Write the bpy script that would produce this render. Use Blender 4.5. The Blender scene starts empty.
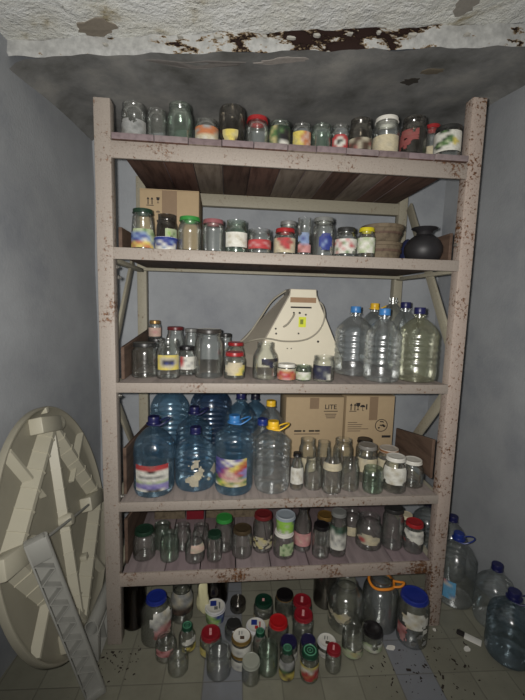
import bpy, bmesh, math, random
from mathutils import Vector, Matrix
random.seed(7)
C = bpy.context.scene.collection
PI = math.pi
CAM = Vector((0.4916, -1.4966, 1.4717))
FWD = Vector((0.09518729, 0.9880152, -0.12151277))
RIGHT = Vector((0.99535363, -0.0926862, 0.02608484))
DOWN = Vector((0.01450966, -0.12343112, -0.99224706))

# ------------------------------------------------------------------ materials
MATS = {}
def srgb(c):
    return tuple(((x/255)/12.92 if x/255 <= .04045 else (((x/255)+.055)/1.055)**2.4) for x in c) + (1,)
def newmat(name):
    m = bpy.data.materials.new(name); m.use_nodes = True
    nt = m.node_tree; nt.nodes.clear()
    out = nt.nodes.new('ShaderNodeOutputMaterial')
    return m, nt, out
def N(nt, t, **kw):
    n = nt.nodes.new(t)
    for k, v in kw.items():
        setattr(n, k, v)
    return n
def noise(nt, scale, detail=4, rough=.6, coord='Object', vec=None, dist=0):
    n = N(nt, 'ShaderNodeTexNoise'); n.inputs['Scale'].default_value = scale
    n.inputs['Detail'].default_value = detail; n.inputs['Roughness'].default_value = rough
    n.inputs['Distortion'].default_value = dist
    if vec is None:
        tc = N(nt, 'ShaderNodeTexCoord'); vec = tc.outputs[coord]
    nt.links.new(vec, n.inputs['Vector'])
    return n.outputs['Fac']
def ramp(nt, fac, stops):
    r = N(nt, 'ShaderNodeValToRGB')
    el = r.color_ramp.elements
    el[0].position, el[0].color = stops[0]; el[1].position, el[1].color = stops[-1]
    for p, c in stops[1:-1]:
        e = el.new(p); e.color = c
    nt.links.new(fac, r.inputs['Fac'])
    return r.outputs['Color']
def mixc(nt, fac, a, b):
    m = N(nt, 'ShaderNodeMix', data_type='RGBA')
    for s, v in ((0, fac), (6, a), (7, b)):
        if isinstance(v, (int, float)): m.inputs[s].default_value = v
        elif isinstance(v, tuple): m.inputs[s].default_value = v
        else: nt.links.new(v, m.inputs[s])
    return m.outputs[2]
def math_(nt, op, a, b=None, clamp=False):
    m = N(nt, 'ShaderNodeMath', operation=op, use_clamp=clamp)
    for i, v in enumerate((a, b)):
        if v is None: continue
        if isinstance(v, (int, float)): m.inputs[i].default_value = v
        else: nt.links.new(v, m.inputs[i])
    return m.outputs[0]
def bsdf(nt, out, col, rough=.6, metal=0, bump=None, bstr=.3, bdist=.002, spec=.4):
    p = N(nt, 'ShaderNodeBsdfPrincipled')
    if isinstance(col, tuple): p.inputs['Base Color'].default_value = col
    else: nt.links.new(col, p.inputs['Base Color'])
    p.inputs['Roughness'].default_value = rough; p.inputs['Metallic'].default_value = metal
    p.inputs['Specular IOR Level'].default_value = spec
    if bump is not None:
        b = N(nt, 'ShaderNodeBump'); b.inputs['Strength'].default_value = bstr; b.inputs['Distance'].default_value = bdist
        nt.links.new(bump, b.inputs['Height']); nt.links.new(b.outputs[0], p.inputs['Normal'])
    nt.links.new(p.outputs[0], out.inputs[0])
    return p
def plain(name, c, rough=.5, metal=0, var=.12, scale=60, spec=.4):
    if name in MATS: return MATS[name]
    m, nt, out = newmat(name)
    a = srgb(c); k = 1 - var
    f = noise(nt, scale, 3)
    col = mixc(nt, f, tuple(x*k for x in a[:3]) + (1,), tuple(min(1, x*(1+var)) for x in a[:3]) + (1,))
    bsdf(nt, out, col, rough, metal, f, .08, .001, spec)
    MATS[name] = m
    return m
def glassy(name, face, edge, dust=.06, dustc=(150, 150, 145), rough=.06, ior=1.5, wob=.12, gl=1.0):
    """thin clear wall: transparent tint that deepens at grazing angles, fresnel gloss, a film of dust"""
    if name in MATS: return MATS[name]
    m, nt, out = newmat(name)
    lw = N(nt, 'ShaderNodeLayerWeight'); lw.inputs['Blend'].default_value = .5
    pw = math_(nt, 'POWER', lw.outputs['Facing'], 3.4)
    tr = N(nt, 'ShaderNodeBsdfTransparent')
    nt.links.new(mixc(nt, pw, face + (1,), edge + (1,)), tr.inputs['Color'])
    gs = N(nt, 'ShaderNodeBsdfGlossy'); gs.inputs['Roughness'].default_value = rough
    gs.inputs['Color'].default_value = (gl, gl, gl, 1)
    bmp = N(nt, 'ShaderNodeBump'); bmp.inputs['Strength'].default_value = wob; bmp.inputs['Distance'].default_value = .003
    nt.links.new(noise(nt, 45, 2), bmp.inputs['Height']); nt.links.new(bmp.outputs[0], gs.inputs['Normal'])
    fr = N(nt, 'ShaderNodeFresnel'); fr.inputs['IOR'].default_value = ior
    mx = N(nt, 'ShaderNodeMixShader'); nt.links.new(math_(nt, 'MINIMUM', fr.outputs[0], .45), mx.inputs[0])
    nt.links.new(tr.outputs[0], mx.inputs[1]); nt.links.new(gs.outputs[0], mx.inputs[2])
    df = N(nt, 'ShaderNodeBsdfDiffuse'); df.inputs['Color'].default_value = srgb(dustc)
    m2 = N(nt, 'ShaderNodeMixShader')
    dn = noise(nt, 22, 5, .7)
    nt.links.new(math_(nt, 'MULTIPLY', math_(nt, 'POWER', dn, 2.0), dust*3.2), m2.inputs[0])
    nt.links.new(mx.outputs[0], m2.inputs[1]); nt.links.new(df.outputs[0], m2.inputs[2])
    nt.links.new(m2.outputs[0], out.inputs[0])
    MATS[name] = m
    return m

GLASS = glassy('clear_glass', (.985, .992, .985), (.16, .19, .18), .020, (170, 170, 162), .19, 1.4, .30)
GREENGLASS = glassy('green_glass', (.89, .94, .90), (.18, .25, .21), .03, (150, 160, 150), .20, 1.6, .3)
DARKGLASS = glassy('brown_glass', (.20, .13, .10), (.05, .03, .02), .05, (60, 45, 40), .2)
SMOKE = glassy('smoky_glass', (.62, .60, .56), (.22, .20, .18), .06, (120, 115, 110), .20, 1.6, .3)
PET = glassy('clear_plastic', (.93, .95, .95), (.55, .60, .60), .06, (175, 178, 176), .22, 1.75, .35)
PETY = glassy('yellowish_plastic', (.93, .94, .84), (.55, .56, .42), .07, (175, 175, 150), .22, 1.75, .35)
PETB = glassy('blue_plastic', (.70, .84, .92), (.30, .45, .58), .07, (110, 145, 170), .22, 1.75, .35)
PETN = glassy('navy_plastic', (.50, .60, .72), (.18, .25, .36), .06, (80, 98, 122), .22, 1.75, .35)
PETG = glassy('grey_blue_plastic', (.62, .71, .76), (.28, .36, .42), .08, (110, 122, 130), .22, 1.75, .35)

def paint_mat(name, base, rust_lo, rust_hi, big=.5):
    m, nt, out = newmat(name)
    f1 = noise(nt, 75, 5, .7); f2 = noise(nt, 6, 3); f3 = noise(nt, 140, 2)
    b = srgb(base)
    c = mixc(nt, f3, tuple(x*.82 for x in b[:3]) + (1,), tuple(min(1, x*1.12) for x in b[:3]) + (1,))
    f = math_(nt, 'ADD', math_(nt, 'MULTIPLY', f1, 1-big), math_(nt, 'MULTIPLY', f2, big))
    mask = ramp(nt, f, [(rust_lo, (0, 0, 0, 1)), (rust_hi, (1, 1, 1, 1))])
    rust = ramp(nt, f3, [(.35, srgb((62, 42, 30))), (.65, srgb((118, 78, 46)))])
    fine = ramp(nt, noise(nt, 190, 2, .5), [(.64, (0, 0, 0, 1)), (.70, (1, 1, 1, 1))])
    c = mixc(nt, math_(nt, 'MULTIPLY', fine, .7), c, srgb((92, 74, 62)))
    bsdf(nt, out, mixc(nt, mask, c, rust), .55, 0, math_(nt, 'ADD', f1, f3), .35, .002, .35)
    return m
POST = paint_mat('pinkish_paint_worn', (149, 140, 131), .55, .62, .4)
RUSTY = paint_mat('pinkish_paint_rusted', (164, 150, 140), .535, .575, .35)
RAILLOW = paint_mat('pinkish_paint_rust_streaked', (156, 144, 134), .52, .58, .5)
OLIVE = paint_mat('olive_grey_paint', (150, 145, 128), .60, .66, .4)

def wood_mat(name, a, b, c=None):
    m, nt, out = newmat(name)
    tc = N(nt, 'ShaderNodeTexCoord'); mp = N(nt, 'ShaderNodeMapping')
    mp.inputs['Scale'].default_value = (14, 1.6, 14)
    nt.links.new(tc.outputs['Object'], mp.inputs['Vector'])
    f = noise(nt, 3, 5, .6, vec=mp.outputs[0]); g = noise(nt, 50, 3)
    col = ramp(nt, f, [(.3, srgb(a)), (.55, srgb(b)), (.75, srgb(c or b))])
    bsdf(nt, out, mixc(nt, math_(nt, 'MULTIPLY', g, .35), col, srgb(a)), .75, 0, f, .25, .002, .25)
    return m
PLANKS = [wood_mat('mauve_plank', (104, 92, 94), (126, 112, 114)), wood_mat('grey_mauve_plank', (108, 98, 98), (130, 118, 118)),
          wood_mat('dusky_mauve_plank', (92, 80, 80), (116, 102, 103))]
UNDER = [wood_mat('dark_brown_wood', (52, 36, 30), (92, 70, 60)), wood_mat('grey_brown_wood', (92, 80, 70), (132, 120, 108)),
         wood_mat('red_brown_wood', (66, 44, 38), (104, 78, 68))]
BROWNBOARD = wood_mat('brown_side_wood', (66, 52, 44), (98, 80, 68))
GREYBOARD = wood_mat('dusty_grey_board', (112, 104, 100), (146, 136, 130))
TUBWOOD = wood_mat('brown_tub_wood', (78, 68, 56), (112, 100, 82))

def wall_mat(name, base, dark, light, scale=2.2):
    m, nt, out = newmat(name)
    f = noise(nt, scale, 6, .65); g = noise(nt, 16, 4, .7); s = noise(nt, 90, 2)
    c = ramp(nt, f, [(.3, srgb(dark)), (.5, srgb(base)), (.72, srgb(light))])
    spots = ramp(nt, g, [(.70, (0, 0, 0, 1)), (.76, (1, 1, 1, 1))])
    c2 = mixc(nt, math_(nt, 'MULTIPLY', spots, .45), c, srgb(dark))
    bsdf(nt, out, c2, .62, 0, math_(nt, 'ADD', math_(nt, 'MULTIPLY', g, .6), s), .25, .004, .3)
    return m
WALL = wall_mat('blue_grey_wall_paint', (148, 152, 156), (130, 134, 140), (160, 164, 168))
SIDEWALL = wall_mat('blue_grey_side_wall_paint', (148, 151, 154), (126, 130, 136), (162, 165, 168), 1.6)
CEILM = wall_mat('grey_ceiling_wash', (126, 126, 124), (92, 92, 88), (156, 154, 148), 4)

def upper_mat():
    m, nt, out = newmat('stained_white_plaster')
    f = noise(nt, 3.2, 6, .7, dist=.4); g = noise(nt, 11, 6, .75); k = noise(nt, 45, 3)
    c = ramp(nt, f, [(.34, srgb((162, 152, 126))), (.44, srgb((212, 212, 204))), (.60, srgb((222, 224, 222))), (.78, srgb((182, 170, 140)))])
    patch = ramp(nt, g, [(.66, (0, 0, 0, 1)), (.69, (1, 1, 1, 1))])
    c = mixc(nt, math_(nt, 'MULTIPLY', patch, .75), c, srgb((122, 116, 106)))
    bsdf(nt, out, c, .8, 0, math_(nt, 'ADD', g, math_(nt, 'MULTIPLY', k, .3)), 1.0, .025, .2)
    return m
UPPER = upper_mat()
def peel_mat():
    m, nt, out = newmat('peeling_plaster_edge')
    tc = N(nt, 'ShaderNodeTexCoord'); mp = N(nt, 'ShaderNodeMapping'); mp.inputs['Scale'].default_value = (1, 1, 2.4)
    nt.links.new(tc.outputs['Object'], mp.inputs['Vector'])
    f = noise(nt, 5.5, 7, .72, vec=mp.outputs[0]); k = noise(nt, 40, 3)
    sx = N(nt, 'ShaderNodeSeparateXYZ'); nt.links.new(tc.outputs['Object'], sx.inputs[0])
    # most of the plaster has fallen off between these two places along the edge
    def win(c, w): return math_(nt, 'SUBTRACT', 1, math_(nt, 'DIVIDE', math_(nt, 'ABSOLUTE', math_(nt, 'SUBTRACT', sx.outputs[0], c)), w), True)
    lean = math_(nt, 'MULTIPLY', win(.98, .5), .16)
    lean = math_(nt, 'ADD', lean, math_(nt, 'MULTIPLY', win(.30, .35), .09))
    ff = math_(nt, 'ADD', f, lean)
    base = ramp(nt, k, [(.3, srgb((158, 159, 157))), (.7, srgb((188, 189, 186)))])
    c = mixc(nt, ramp(nt, ff, [(.572, (0, 0, 0, 1)), (.588, (1, 1, 1, 1))]), base, srgb((150, 128, 98)))
    c = mixc(nt, ramp(nt, ff, [(.600, (0, 0, 0, 1)), (.618, (1, 1, 1, 1))]), c, srgb((40, 26, 22)))
    bsdf(nt, out, c, .85, 0, math_(nt, 'SUBTRACT', math_(nt, 'MULTIPLY', k, .06), ramp(nt, ff, [(.59, (0, 0, 0, 1)), (.64, (1, 1, 1, 1))])), .8, .012, .2)
    return m
PEEL = peel_mat()

def floor_mat():
    m, nt, out = newmat('worn_floor_tiles')
    tc = N(nt, 'ShaderNodeTexCoord'); mp = N(nt, 'ShaderNodeMapping')
    T = .155
    mp.inputs['Rotation'].default_value = (0, 0, .03)
    mp.inputs['Location'].default_value = (-.265/T - .02, .175/T, 0); mp.inputs['Scale'].default_value = (1/T, 1/T, 1)
    nt.links.new(tc.outputs['Object'], mp.inputs['Vector'])
    sx = N(nt, 'ShaderNodeSeparateXYZ'); nt.links.new(mp.outputs[0], sx.inputs[0])
    def fr(o): return math_(nt, 'FRACT', o)
    fx, fy = fr(sx.outputs[0]), fr(sx.outputs[1])
    ix, iy = math_(nt, 'FLOOR', sx.outputs[0]), math_(nt, 'FLOOR', sx.outputs[1])
    def edge(f): return math_(nt, 'MINIMUM', f, math_(nt, 'SUBTRACT', 1, f))
    e = math_(nt, 'MINIMUM', edge(fx), edge(fy))
    grout = ramp(nt, e, [(.008, (1, 1, 1, 1)), (.022, (0, 0, 0, 1))])
    wn = N(nt, 'ShaderNodeTexWhiteNoise', noise_dimensions='2D')
    cv = N(nt, 'ShaderNodeCombineXYZ'); nt.links.new(ix, cv.inputs[0]); nt.links.new(iy, cv.inputs[1]); nt.links.new(cv.outputs[0], wn.inputs['Vector'])
    # every fifth column of tiles is bluish
    md = N(nt, 'ShaderNodeMath', operation='FLOORED_MODULO'); nt.links.new(math_(nt, 'ADD', ix, .5), md.inputs[0]); md.inputs[1].default_value = 5
    blue = math_(nt, 'MULTIPLY', math_(nt, 'GREATER_THAN', md.outputs[0], 1), math_(nt, 'LESS_THAN', md.outputs[0], 2))
    n1 = noise(nt, 6, 6, .7); n2 = noise(nt, 70, 4, .7)
    g = mixc(nt, wn.outputs['Value'], srgb((122, 121, 107)), srgb((134, 133, 118)))
    c = mixc(nt, math_(nt, 'MULTIPLY', blue, math_(nt, 'GREATER_THAN', ix, -1.5)), g, srgb((122, 125, 130)))
    c = mixc(nt, math_(nt, 'MULTIPLY', ramp(nt, n1, [(.45, (0, 0, 0, 1)), (.75, (1, 1, 1, 1))]), .5), c, srgb((100, 96, 84)))
    c = mixc(nt, math_(nt, 'MULTIPLY', ramp(nt, n2, [(.66, (0, 0, 0, 1)), (.70, (1, 1, 1, 1))]), .5), c, srgb((52, 46, 40)))
    c = mixc(nt, math_(nt, 'MULTIPLY', grout, .55), c, srgb((92, 90, 80)))
    bsdf(nt, out, c, .42, 0, math_(nt, 'SUBTRACT', math_(nt, 'MULTIPLY', n2, .3), grout), .3, .003, .4)
    return m
FLOOR = floor_mat()
CREAM = plain('cream_plastic', (176, 172, 154), .45, 0, .06, 12)
CREAMDULL = plain('darker_cream_plastic', (150, 146, 130), .55, 0, .10, 12)  # tabletop flats, a darker cream than the ribs
GREYPL = plain('grey_white_plastic', (146, 146, 140), .45, 0, .08, 12)
CARD = plain('cardboard', (168, 148, 118), .85, 0, .07, 30, .2)
TAPE = plain('brown_tape', (132, 112, 90), .35, 0, .08, 30)
INK = plain('black_print', (38, 34, 32), .7)
FAINTINK = plain('faded_print', (104, 90, 74), .8)
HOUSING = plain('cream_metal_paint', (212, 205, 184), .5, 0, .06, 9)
HOUSEDARK = plain('grey_cream_metal', (150, 143, 130), .6, 0, .12, 9)  # side casing, darker and greyer than the front panel
BROWNBAND = plain('brown_paper_band', (150, 120, 92), .7)
YSTICK = plain('yellow_sticker', (205, 212, 50), .5)
CABLE = plain('grey_cable', (150, 145, 130), .5)
CLAY = plain('black_clay', (34, 33, 35), .5, 0, .2, 40)
RAG = plain('pale_yellow_film', (205, 200, 160), .5)
LIDC = {'red': (176, 38, 42), 'dred': (120, 40, 42), 'bred': (200, 32, 36), 'redp': (158, 32, 44), 'green': (58, 150, 66), 'dgreen': (34, 62, 46),
        'dgreenp': (24, 62, 44), 'greenr': (22, 74, 52), 'white': (222, 220, 210), 'dust': (150, 146, 138), 'rusty': (196, 188, 176), 'silver': (170, 170, 168), 'pink': (158, 96, 100),
        'dark': (52, 52, 50), 'black': (26, 24, 26), 'blackg': (26, 24, 24), 'grey': (132, 134, 130), 'yellow': (222, 208, 34), 'gold': (176, 142, 90),
        'goldd': (166, 130, 70), 'bronze': (118, 100, 76), 'whdark': (66, 62, 58), 'blue': (38, 62, 150), 'navyl': (38, 36, 78), 'blueb': (36, 54, 150), 'cream': (206, 194, 164),
        'lblue': (70, 142, 214), 'navy': (34, 36, 92), 'dnavy': (28, 28, 48), 'pale': (160, 164, 150), 'goldw': (170, 140, 80), 'goldpic': (170, 140, 80),
        'picw': (214, 214, 214), 'picb': (220, 220, 222), 'whitepic': (206, 208, 204), 'dustb': (150, 160, 168)}
for _k, _v in LIDC.items():
    _f = .92 if min(_v) > 140 else .82
    LIDC[_k] = tuple(int(q*_f) for q in _v)
METALLIC = {'silver', 'gold', 'goldd', 'bronze', 'goldw', 'goldpic'}
def lidmat(k): return plain('lid_' + k, LIDC[k], .38, .6 if k in METALLIC else 0, .08, 40, .5)
PAL = {'W': (222, 220, 208), 'C': (206, 194, 158), 'c': (186, 178, 154), 'G': (92, 128, 72), 'g': (40, 62, 44), 'Y': (222, 202, 80), 'y': (196, 184, 120), 'R': (186, 44, 48),
       'r': (150, 74, 70), 'O': (196, 116, 62), 'B': (40, 58, 140), 'b': (126, 150, 190), 'K': (40, 38, 40), 'S': (156, 158, 156), 's': (116, 118, 116), 'P': (206, 142, 140),
       'p': (212, 178, 160), 'V': (92, 84, 160), 'v': (142, 132, 190), 'L': (150, 206, 60), 'l': (178, 196, 150), 'T': (90, 176, 224), 'N': (44, 46, 72), 'D': (84, 66, 54), 'M': (150, 40, 120), 'q': (60, 96, 80)}
PAL = {k: tuple(int(q*.9) for q in v) for k, v in PAL.items()}
def pal(ch): return plain('label_' + {'W': 'white', 'C': 'cream', 'c': 'dull_cream', 'G': 'leaf_green', 'g': 'bottle_green', 'Y': 'yellow', 'y': 'straw', 'R': 'red', 'r': 'faded_red', 'O': 'orange', 'B': 'blue', 'b': 'pale_blue', 'K': 'black', 'S': 'silver', 's': 'grey', 'P': 'pink', 'p': 'peach', 'V': 'violet', 'v': 'lavender', 'L': 'lime', 'l': 'pale_green', 'T': 'sky_blue', 'N': 'navy', 'D': 'brown', 'M': 'magenta', 'q': 'teal'}[ch], PAL[ch], .6, 0, .10, 90, .3)
def label_paper():
    m, nt, out = newmat('printed_label_paper')
    at = N(nt, 'ShaderNodeAttribute', attribute_name='print')
    f = noise(nt, 120, 3); c = mixc(nt, math_(nt, 'MULTIPLY', ramp(nt, noise(nt, 30, 4, .7), [(.45, (0, 0, 0, 1)), (.75, (1, 1, 1, 1))]), .4), at.outputs['Color'], srgb((120, 112, 98)))
    bsdf(nt, out, c, .65, 0, f, .1, .0005, .3)
    return m
LABELPAPER = label_paper()
# pattern rows top to bottom ('.' = torn away); z0, z1 as fractions of the height, angle in degrees, turn in degrees
LAB = {
 'foil': (['.SS..SSS', 'SSSSSsSS', 'sSSSsSSS', 'SsSSSSsS', 'SSSsSSSS'], .02, .52, 150, -5),
 'orange': (['OOOSSOOO', 'cSOOOOOc', 'cOOOOOcc', 'CCCCCCCC', 'SWCWCWCS'], .08, .66, 150, 0),
 'yell': (['yYYYy', 'yYYyy', 'yyYYD'], .08, .34, 70, -8),
 'green': (['gGyggggg', 'GyGgGKKg', 'yGGgKKKg', 'GyygKKKg', 'gGygWWWg'], .1, .78, 150, 0),
 'yor': (['YYYYOpO', 'yYYOppO', 'YyYpOOp', 'yYYYOpO'], .08, .66, 120, 5),
 'redw': (['.RRRR.', 'RRWWRR', 'RWKKWR', 'RWKWWR', 'RRWWRR', 'RRRRRR'], .06, .6, 110, 0),
 'fade': (['ccDDccD', 'rDDcDDr', 'DDrcDDc'], .1, .42, 130, 0),
 'cream': (['cCCCCCc', 'CCcCCCC', 'CcCCcCC', 'cCCCCCc'], .06, .48, 140, -5),
 'pinkp': (['..rrr.r.', '.rrrrrr.', 'rrr.rrr.', 'rrrrr...', 'rr.r....'], .2, .66, 130, -25),
 'cuke': (['WWWgGgWWWW', 'WWWWWWWWWW', 'WWWWWgGWWW', 'WWWWgGGYWW', 'WWgGGlGYYW', 'WgGlGGWYWW', 'WWggWWWWWW', 'WWWWWWWWWW'], .2, .8, 150, -8),
 'blueyel': (['.lllGll.', 'bbBbblGG', 'BbbBBbll', 'bBBbWblb', 'OYOOYYbB', 'YOYYOOYb'], .05, .5, 150, 0),
 'bluew': (['BBBBBBBB', 'BbWBBbBB', 'WBBWBBWB', 'WWWbWWWB'], .1, .92, 170, 0),
 'lime': (['lllll', 'lLlGl', 'llKll', 'lllll'], .3, .62, 70, 25),
 'white': (['WWWWWWW', 'WcWcWWW', 'WWWWcWW', 'WcWWWcW', 'WWWWWWW'], .18, .62, 130, 5),
 'redband': (['rRRRRRRr', 'RRPRRPRR', 'RPRPRRPR', 'rRRRRRRr'], .2, .56, 160, 0),
 'redcream': (['cCRrRRcC', 'CCcRRrRC', 'CcCrRRCC', 'CCCCrRcC', 'CCcCCCCc'], .08, .62, 150, -8),
 'bluepink': (['.bb.', 'bBb.', '.bb.', 'PrPP', 'rPPP'], .08, .6, 120, 10),
 'bluesq': (['.BBB.', 'BBBBB', 'BBbBB', 'BbBBB', '.BBB.'], .16, .58, 70, 15),
 'floral': (['WPWWPWWW', 'RWPGWPWW', 'WWPWWRPW', 'WGWPWWW.', 'WPWWGW..'], .12, .6, 150, 0),
 'pale': (['lWllWl', 'WlWWlW', 'lWWlWl', 'WllWWl'], .16, .66, 150, 0),
 'yelblue': (['YYyYYYYy', 'Ycccccyy', 'YcNNNNcy', 'YcNBNBcy', 'YyccccYY', 'YYYYyYYY'], .24, .62, 110, 0),
 'peach': (['ppp', 'pPp', 'ppp'], .1, .6, 140, 0),
 'redwht': (['PRWWWW', 'RRSWWW', 'PRWWSW', 'RPWSWW', 'PWWWWW'], .22, .66, 140, 0),
 'creamy': (['.cCCc.', 'cCCCCY', 'CCCCYY', 'cCCCYG', '.cCYY.'], .16, .64, 120, 5),
 'darkp': (['NNKKN', 'KNN..', '..N..'], .34, .58, 90, 30),
 'redyel': (['ccCCcc', 'CROORC', 'ORPROO', 'RORROR', 'POPPOR'], .08, .74, 160, 0),
 'gwhite': (['lWWWl', 'WlWlW', 'lWlWl'], .1, .6, 150, 0),
 'navy': (['KNNNNN', 'NNsNNN', 'NNNNsN', 'KNNNsW', 'NNNNNW'], .1, .66, 110, -15),
 'waterlab': (['RRRrrRRR', 'RRRRRRRR', 'WWWKKWWW', 'WWWWWWWW', 'WsSsSsSW', 'WWWWWWWW', 'llSlSlll', 'vvvvvvvv', 'vvVvVvvv', 'WWWKsKWv'], .1, .44, 100, -8),
 'scrap': (['..c.....', '.cc.....', '...c...c', '..cc..cc', '.cCC...c', 'ccc..c..', '.cc.....'], .12, .56, 95, 20),
 'rainbow': (['VVVWWVvY', 'BVWvWWYO', 'VVVWVYOO', 'BVVMYYOR', 'VBMpYORv', 'VVMppRvv', 'BMPppPRv', 'GMPPPpGb', 'gGyppppy', 'GLYyGyyG', 'WYGyyWyy'], .14, .5, 105, -12),
 'creamband': (['cCCCc', 'CcCcC', 'cCCCc'], .56, .72, 150, 0),
 'cream2': (['CCcCCC', 'cCCcCC', 'CCCCcC'], .30, .68, 120, 0),
 'whitebig': (['WWcWWW', 'WWWcWW', 'WcWWWW', 'WWWWcW', '.WcWW.'], .26, .74, 130, 0),
 'peach2': (['ppc', 'cpp', 'pcp'], .5, .8, 90, 20),
 'floralc': (['.cy..c', 'y.cyc.', '.ycc.y', 'c.y.cc'], .14, .46, 130, 0),
 'greenl': (['.lGlll', 'lllGll', 'lGlllG', 'llllGl', 'lGlll.'], .16, .66, 80, 20),
 'limeb': (['LLLLLLBB', 'LlLLlLLB', 'LLLLLLLB', 'WLWLWLLB'], .05, .8, 190, 0),
 'pinkb': (['PPPPPP', 'PpPPpP', 'PPpPPP', 'rPPPPr'], .14, .42, 150, 0),
 'greenw': (['gqgqgg', 'qWqqgq', 'WSWWSW', 'WsWSWW', 'WWSWsW', 'SWWWWS'], .18, .72, 150, 0),
 'creamred': (['..cCc...', '.ccCCCc.', 'cRRCCccC', '.rRcCCCc', '..ccCCC.'], .22, .58, 110, 0),
 'torn': (['WSWWWW', 'WWSWSW', '.WWWWS', '..WWWW', 'r...WW'], .36, .78, 140, 0),
 'innerw': (['.WScW.', 'WSWScS', 'SWScWS', '.SPPr.', '.PPrP.', '.rPPp.'], .22, .80, 100, 25),
 'stripe': (['ScSScS', 'sscsss', 'SScSSS', 'ccsscc', 'DKDDKD', 'KDDKDK'], .3, .9, 160, 0),
 'pinkp2': (['PrPP', 'rPPr', 'PPrP'], .4, .72, 100, -10),
 'yellab': (['.WSW', 'WWWW', '....', 'YYKY', 'YKYY'], .1, .62, 110, 20),
 'tub': (['lLWBBB', 'GlLBbB', 'LGlLBB', 'GGLlBb'], .05, .9, 200, 0),
 'tub2': (['WWWWBB', 'WRWWWB', 'WWWRWW'], .05, .9, 200, 0),
 'yelside': (['yYy', 'YyY', 'yYy'], .15, .5, 50, -50),
 'whitelab': (['WWWWWW', 'WWSWWW', 'WWWWWW'], .06, .68, 180, 0),
 'creamlow': (['CCcCCC', 'ycCCyc'], .06, .4, 170, 0),
 'whitelow': (['WWSWWW', 'WSWWSW', 'SWWWWW'], .08, .55, 140, 20),
 'yelgreen': (['SsSS', 'WSSs', 'gGgg', 'YDYY', 'yYDY'], .08, .66, 140, 0),
 'tomato': (['YYyyYY', 'cWWcPc', 'WCRWRR', 'CRRORR', 'GRORRP', 'GgRRGR'], .12, .64, 160, 0),
 'scrapw': (['.l.W', 'lW.l', 'WlWl'], .08, .5, 140, 0),
 'sedi': (['..l.c.', '.lcyl.', 'lclycl', 'clllcl'], .08, .42, 160, 0),
 'innerg': (['...c.', 'ccyC.', '..cC.', 'c....'], .2, .55, 110, -20),
 'innerw2': (['..WcW.', '.CWWcW', '.WWCWW', '..CWW.', 'rP...W', 'Pr..s.', 'rP....', '.P.s.S'], .1, .78, 125, 0),
 'bluelab': (['TWPPTT', 'TTWWWT', 'TTbTTT', 'TbTTTT', 'bTTTTT', 'TTTTTb', 'TTTTTW'], .14, .40, 75, -32),
}

# ------------------------------------------------------------------ mesh helpers
def obj(name, bm, mats, parent=None, smooth=True):
    me = bpy.data.meshes.new(name)
    bmesh.ops.recalc_face_normals(bm, faces=bm.faces)
    bm.to_mesh(me); bm.free()
    for m in (mats if isinstance(mats, (list, tuple)) else [mats]): me.materials.append(m)
    o = bpy.data.objects.new(name, me); C.objects.link(o)
    if smooth:
        for p in me.polygons: p.use_smooth = True
        me.set_sharp_from_angle(angle=.7)
    if parent: o.parent = parent
    return o
def empty(name, loc, rotz=0):
    o = bpy.data.objects.new(name, None); C.objects.link(o); o.location = loc; o.rotation_euler = (0, 0, rotz)
    o.empty_display_size = .02
    return o
def tag(o, label, cat, group=None):
    o['label'] = label; o['category'] = cat
    if group: o['group'] = group
    return o
def part_label(o, l): o['label'] = l; return o
def box(bm, x0, x1, y0, y1, z0, z1, bev=0, mi=0, mat=None):
    vs = [bm.verts.new(Vector((x, y, z))) for x in (x0, x1) for y in (y0, y1) for z in (z0, z1)]
    if mat is not None:
        for v in vs: v.co = mat @ v.co
    fs = [bm.faces.new([vs[i] for i in f]) for f in ((0, 1, 3, 2), (4, 6, 7, 5), (0, 4, 5, 1), (2, 3, 7, 6), (0, 2, 6, 4), (1, 5, 7, 3))]
    for f in fs: f.material_index = mi
    if bev:
        es = list({e for f in fs for e in f.edges})
        bmesh.ops.bevel(bm, geom=es, offset=bev, segments=2, affect='EDGES', profile=.5)
    return vs
def beam(bm, a, b, w, t, side=Vector((1, 0, 0)), bev=.002, mi=0):
    a, b = Vector(a), Vector(b); d = (b-a).normalized(); s = (side - d*side.dot(d)).normalized(); u = d.cross(s)
    M = Matrix((s, u, d)).transposed().to_4x4(); M.translation = a
    box(bm, -t/2, t/2, -w/2, w/2, 0, (b-a).length, bev, mi, M)
def lathe(bm, prof, seg=28, mi=0, cap0=False, cap1=False, mis=None):
    rings = []
    for r, z in prof:
        if r < 1e-6: rings.append([bm.verts.new((0, 0, z))])
        else: rings.append([bm.verts.new((r*math.cos(2*PI*i/seg), r*math.sin(2*PI*i/seg), z)) for i in range(seg)])
    for k in range(len(rings)-1):
        A, B = rings[k], rings[k+1]
        for i in range(seg):
            j = (i+1) % seg
            if len(A) == 1 and len(B) == 1: continue
            if len(A) == 1: f = bm.faces.new((A[0], B[i], B[j]))
            elif len(B) == 1: f = bm.faces.new((A[i], A[j], B[0]))
            else: f = bm.faces.new((A[i], A[j], B[j], B[i]))
            f.material_index = mis[k] if mis else mi
    return rings
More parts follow.
